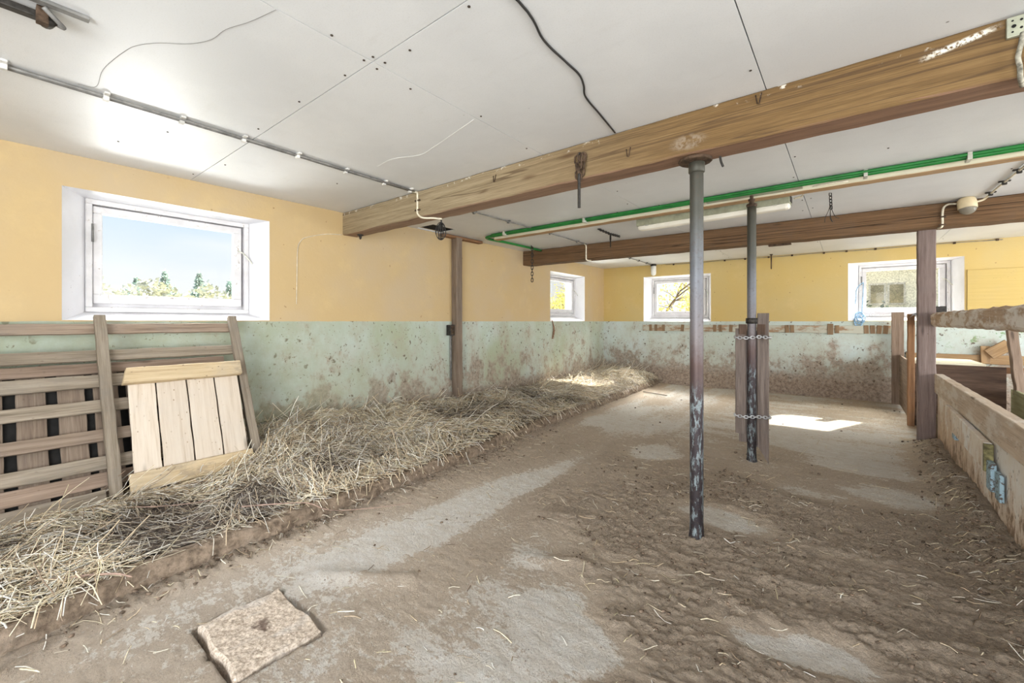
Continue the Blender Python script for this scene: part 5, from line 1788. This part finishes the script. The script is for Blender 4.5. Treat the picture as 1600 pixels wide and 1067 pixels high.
    # black cable tacked to the ceiling
    pts = [(-0.90, 0.6, 0), (-0.885, 1.157, 0), (-0.93, 1.376, 0), (-0.935, 1.55, 0), (-0.937, 1.668, 0), (-0.965, 1.76, 0), (-1.006, 1.854, 0), (-1.03, 2.05, 0), (-1.062, 2.31, 0)]
    o = recentre(obj('ceiling_cable', tube(smooth_path([(x, y, HC - 0.005) for x, y, z in pts], 6), 0.0046, 8), MAT['black_cable'], smooth=True))
    tag(o, 'black cable wandering over the ceiling into the near beam', 'cable')
    pts = [(-2.80, 0.30), (-2.764, 0.357), (-2.55, 0.352), (-2.30, 0.385), (-2.21, 0.412), (-2.13, 0.46), (-2.05, 0.53), (-1.95, 0.576), (-1.84, 0.59), (-1.72, 0.63), (-1.584, 0.662)]
    o = recentre(obj('ceiling_wire', tube(smooth_path([(x, y, HC - 0.001) for x, y in pts], 6), 0.0007, 5), MAT['conduit'], smooth=True))
    tag(o, 'hair-thin dark wire on the ceiling above the near window', 'wire')
    pts = [(-2.62, 1.78), (-2.42, 1.76), (-2.22, 1.83), (-2.05, 1.80), (-1.88, 1.76), (-1.60, 1.69)]
    o = recentre(obj('ceiling_string', tube(smooth_path([(x, y, HC - 0.001) for x, y in pts], 6), 0.0011, 5), MAT['white_plastic'], smooth=True))
    tag(o, 'fine white string on the ceiling between conduit and seam', 'string')
    # iron rail end at the top left corner
    t = empty('iron_track', (-2.2, 0.1, HC - 0.05))
    tag(t, 'dark iron track ending on the ceiling at the top left corner', 'track')
    obj('rail', box((-2.262, -1.4, HC - 0.034), (-2.228, 0.175, HC - 0.010), 0.004), MAT['dark_iron'], t)
    obj('strap', box((-2.176, -1.0, HC - 0.014), (-2.146, 0.262, HC - 0.001), 0.003), MAT['conduit'], t)
    obj('roller', lathe([(0.010, -0.03), (0.022, -0.028), (0.022, 0.012), (0.010, 0.015)], (-2.215, 0.165, HC - 0.036), (1, 0.2, 0), 14), MAT['dark_iron'], t, smooth=True)
    obj('hanger', box((-2.228, 0.135, HC - 0.060), (-2.196, 0.165, HC - 0.004), 0.003), MAT['rust'], t)
    obj('hook', tube(smooth_path([(-2.225, 0.17, HC - 0.03), (-2.205, 0.20, HC - 0.05), (-2.185, 0.185, HC - 0.045), (-2.17, 0.15, HC - 0.02)], 5), 0.008, 8), MAT['conduit'], t, smooth=True)
    # plate and rope at the right end of the near beam
    MAT['nail_plate'] = plain('dull_galvanised_plate', (0.40, 0.41, 0.32), 0.5, 0.3, 0.2, 25)
    t = empty('nail_plate', (0.49, f, 2.25))
    tag(t, 'perforated galvanised plate nailed to the near beam at the upper right', 'plate')
    obj('plate', box((0.448, f - 0.012, 2.218), (0.560, f + 0.004, 2.290), 0.003), MAT['nail_plate'], t)
    bm = bmesh.new()
    for x, z, r in ((0.462, 2.275, 0.003), (0.465, 2.255, 0.006), (0.462, 2.235, 0.003), (0.483, 2.272, 0.004), (0.483, 2.244, 0.004), (0.505, 2.255, 0.006), (0.53, 2.272, 0.004), (0.53, 2.24, 0.004)):
        lathe_into(bm, [(r, 0), (r, 0.0015)], (x, f - 0.0122, z), (0, -1, 0), 10)
    obj('holes', bm, MAT['void'], t)
    pts = [(0.486, f - 0.016, 2.222), (0.480, f - 0.020, 2.18), (0.474, f - 0.016, 2.14), (0.478, f - 0.018, 2.10), (0.482, f - 0.004, 2.068), (0.50, 2.38, 2.062)]
    o = recentre(obj('rope', tube(smooth_path(pts, 6), 0.0075, 8), MAT['rope'], smooth=True))
    tag(o, 'frayed grey rope hanging below the galvanised plate', 'rope')


def make_loose_items():
    o = plank('thin_stick', (-2.70, 6.98, 0.018), (-2.27, 6.86, 0.018), 0.030, 0.012, (0, 0, 1), MAT['grey_wood'])
    tag(o, 'thin stick lying on the floor beside the far end of the straw', 'stick')
    for pts, r, lab in (
            ([(-2.66, 0.93, 0.165), (-2.58, 1.08, 0.150), (-2.50, 1.22, 0.130), (-2.42, 1.32, 0.075), (-2.32, 1.52, 0.045), (-2.20, 1.74, 0.035)], 0.0042, 'long pinkish twig curving from the straw over the kerb'),
            ([(-2.58, 0.20, 0.135), (-2.47, 0.36, 0.125), (-2.40, 0.42, 0.11)], 0.006, 'pale stick poking over the kerb in the nearest straw'),
            ([(-3.33, 0.42, 0.165), (-3.10, 0.56, 0.170), (-2.98, 0.70, 0.165), (-2.90, 0.86, 0.16)], 0.0045, 'thin curved twig on the straw in front of the hay rack')):
        P = smooth_path(pts, 6)
        o = recentre(obj('twig', tube(P, [r * (1 - 0.6 * i / len(P)) for i in range(len(P))], 7), MAT['twig'], smooth=True))
        tag(o, lab, 'twig')


# ------------------------------------------------------------------ outdoors
def leaf_cloud(bm, pts, size, seed):
    r = random.Random(seed)
    for p in pts:
        u = Vector((r.gauss(0, 1), r.gauss(0, 1), r.gauss(0, 1))).normalized()
        v = u.orthogonal().normalized()
        s = size * r.uniform(0.6, 1.3)
        q = [p, p + (u * 0.5 + v * 0.3) * s, p + u * s, p + (u * 0.5 - v * 0.3) * s]
        bm.faces.new([bm.verts.new(x) for x in q])


def make_tree(x, y, h, crown, seed, label, nl=2600, z0=-0.2):
    r = random.Random(seed)
    t = empty('autumn_tree', (x, y, z0))
    tag(t, label, 'tree', 'autumn trees behind the barn')
    bm = bmesh.new()
    tips = []

    def grow(p, d, ln, rad, lev):
        P = [p]
        q = p
        dd = d
        for k in range(5):
            dd = (dd + Vector((r.gauss(0, 0.16), r.gauss(0, 0.16), r.gauss(0, 0.10)))).normalized()
            q = q + dd * ln / 5
            P.append(q)
        tube_into(bm, P, [rad * (1 - 0.55 * i / 5) for i in range(6)], 6)
        if lev >= 3:
            tips.extend(P[2:])
            return
        for k in range(4 if lev else 5):
            b = P[r.randint(2, 5)]
            a = r.uniform(0, 6.28)
            side = Vector((math.cos(a), math.sin(a), r.uniform(0.0, 0.7)))
            grow(b, (dd * 0.45 + side).normalized(), ln * r.uniform(0.5, 0.75), rad * 0.5, lev + 1)
    grow(Vector((x, y, z0)), Vector((0, 0, 1)), h * 0.45, 0.085, 0)
    obj('trunk', bm, MAT['bark'], t, smooth=True)
    bm = bmesh.new()
    pts = []
    for k in range(nl):
        p = r.choice(tips)
        pts.append(p + Vector((r.gauss(0, 1), r.gauss(0, 1), r.gauss(0, 1))) * crown)
    leaf_cloud(bm, pts, 0.085, seed)
    obj('crown', bm, MAT['leaf'], t)


def make_conifer(x, y, h, w, seed, label):
    r = random.Random(seed)
    t = empty('conifer', (x, y, -0.2))
    tag(t, label, 'tree', 'conifers beyond the near window')
    obj('trunk', tube([(x, y, -0.2), (x, y, h * 0.9)], [0.09, 0.02], 6), MAT['bark'], t)
    bm = bmesh.new()
    z = 0.5
    while z < h:
        f = (1 - (z - 0.3) / h) ** 0.9
        n = 9
        for k in range(n):
            a = 6.283 * k / n + r.uniform(-0.3, 0.3)
            ln = w * f * r.uniform(0.75, 1.25) + 0.06
            d = Vector((math.cos(a), math.sin(a), 0))
            s = Vector((-math.sin(a), math.cos(a), 0))
            o = Vector((x, y, z))
            tip = o + d * ln + Vector((0, 0, -0.10 * ln + r.uniform(-0.05, 0.12)))
            m0 = o + d * ln * 0.5 + Vector((0, 0, 0.10))
            wd = 0.12 * ln + 0.05
            for sg in (1, -1):
                bm.faces.new([bm.verts.new(q) for q in (o, m0, tip, o + d * ln * 0.55 + s * wd * sg + Vector((0, 0, -0.10)))])
        z += 0.17
    tube_into(bm, [(x, y, h * 0.88), (x, y, h + 0.22)], [0.05, 0.008], 5)
    obj('needles', bm, MAT['conifer'], t)


def make_outdoors():
    bm = bmesh.new()
    bmesh.ops.create_grid(bm, x_segments=20, y_segments=20, size=160)
    for v in bm.verts:
        v.co.z = -0.22
    structure(obj('ground', bm, MAT['ground']), 'meadow ground outside the barn')
    bm = bmesh.new()
    rows = []
    for k in range(60):
        y = -60 + k * 6
        hh = 15 + 7 * math.sin(k * 0.09 + 2.0) + 2.2 * math.sin(k * 0.55) - 0.09 * max(0, y - 20)
        rows.append([bm.verts.new((-150, y, -0.3)), bm.verts.new((-175, y, hh * 0.75)), bm.verts.new((-215, y, hh)), bm.verts.new((-260, y, -0.3))])
    for a, b in zip(rows, rows[1:]):
        for i in range(3):
            bm.faces.new((a[i], b[i], b[i + 1], a[i + 1]))
    structure(obj('hill', bm, MAT['hill'], smooth=True), 'pale far hill behind the conifers')
    r = random.Random(4)
    specs = [(4.6, 3.0, .9), (5.5, 3.3, 1.0), (6.35, 3.9, 1.0), (7.3, 4.25, 1.1), (8.3, 3.5, 0.9), (9.05, 4.3, 1.15), (10.0, 3.75, 1.0), (10.8, 4.05, 1.05), (11.6, 3.3, 0.9), (12.3, 4.0, 1.0), (13.2, 3.7, 1.0), (14.0, 4.1, 1.0)]
    ords = ['first', 'second', 'third', 'fourth', 'fifth', 'sixth', 'seventh', 'eighth', 'ninth', 'tenth', 'eleventh', 'twelfth']
    for k, (y, h, w) in enumerate(specs):
        make_conifer(-34 + (1.1 if k % 2 else -1.1), y, h, w * 0.78, 50 + k, '%s conifer from the left in the row beyond the near window' % ords[k])
    bm = bmesh.new()
    pts = []
    for k in range(5200):
        y = r.uniform(2.5, 15.5)
        pts.append(Vector((-30.5 + r.gauss(0, 0.5), y, -0.2 + r.random() ** 1.5 * (3.1 + 0.4 * math.sin(y * 2.3)) + 0.3)))
    leaf_cloud(bm, pts, 0.34, 3)
    tag(obj('undergrowth', bm, MAT['shrub']), 'pale undergrowth in front of the conifers', 'shrubs', kind='stuff')
    make_tree(-4.15, 13.4, 3.9, 0.16, 5, 'loose yellow tree seen through the middle back window', 1500)
    make_tree(-8.6, 13.6, 4.3, 0.17, 8, 'branchy yellow-green tree seen through the far left window', 2600)
    make_tree(-10.4, 14.9, 4.6, 0.2, 12, 'second yellow-green tree outside the far left window', 1300)
    make_tree(-4.0, 18.2, 3.4, 0.2, 15, 'low bright yellow tree behind the loose one', 3000)
    # house opposite the right back window
    t = empty('house', (3.5, 19.0, -0.2))
    tag(t, 'pale rendered house seen through the dirty right back window', 'house')
    obj('wall', box((-1.6, 18.0, -0.2), (9.0, 24.0, 3.1)), MAT['house'], t)
    bm = bmesh.new()
    q = [(-1.9, 17.6, 3.05), (9.3, 17.6, 3.05), (9.3, 21, 4.9), (-1.9, 21, 4.9), (-1.9, 24.4, 3.05), (9.3, 24.4, 3.05)]
    v = [bm.verts.new(p) for p in q]
    for f in ((0, 1, 2, 3), (3, 2, 5, 4), (0, 3, 4), (1, 5, 2), (0, 4, 5, 1)):
        bm.faces.new([v[i] for i in f])
    obj('roof', bm, MAT['house_roof'], t)
    for x0 in (0.52, 0.98, 4.2, 6.4):
        fr = obj('window', box((x0, 17.95, 1.72), (x0 + 0.42, 18.02, 2.42), 0.01), MAT['frame'], t)
        obj('pane', box((x0 + 0.05, 17.93, 1.78), (x0 + 0.37, 17.96, 2.36)), MAT['house_glass'], fr)
    bm = bmesh.new()
    pts = []
    for k in range(2600):
        x = r.uniform(-0.8, 5.0)
        pts.append(Vector((x, 15.9 + r.gauss(0, 0.3), -0.2 + r.random() * (1.75 + 0.22 * math.sin(x * 4) + 0.2 * math.sin(x * 9)))))
    leaf_cloud(bm, pts, 0.16, 9)
    tag(obj('hedge', bm, MAT['hedge']), 'dark clipped hedge in front of the pale house', 'hedge')


MAT['olive_board'] = wood('olive_green_board', (0.20, 0.20, 0.11), (0.32, 0.32, 0.19), (0.42, 0.41, 0.27), knots=False, speck_amt=0.5)
MAT['litter'] = plain('wet_litter', (0.17, 0.115, 0.055), 0.5, 0, 0.5, 20, 0.5)

make_walls()
make_window(1, W1, MAT['glass'])
make_window(2, W2, MAT['glass'])
make_window(3, W3, MAT['glass'])
make_window(4, W4, MAT['dirty_glass'])
make_ceiling()
make_floor()
make_kerb()
make_straw()
make_beams()
make_pipes()
make_rack()
make_hatch_board()
make_pens()
make_chained_boards()
make_slab()
make_wall_fittings()
make_ceiling_things()
make_clods()
make_loose_items()
make_outdoors()
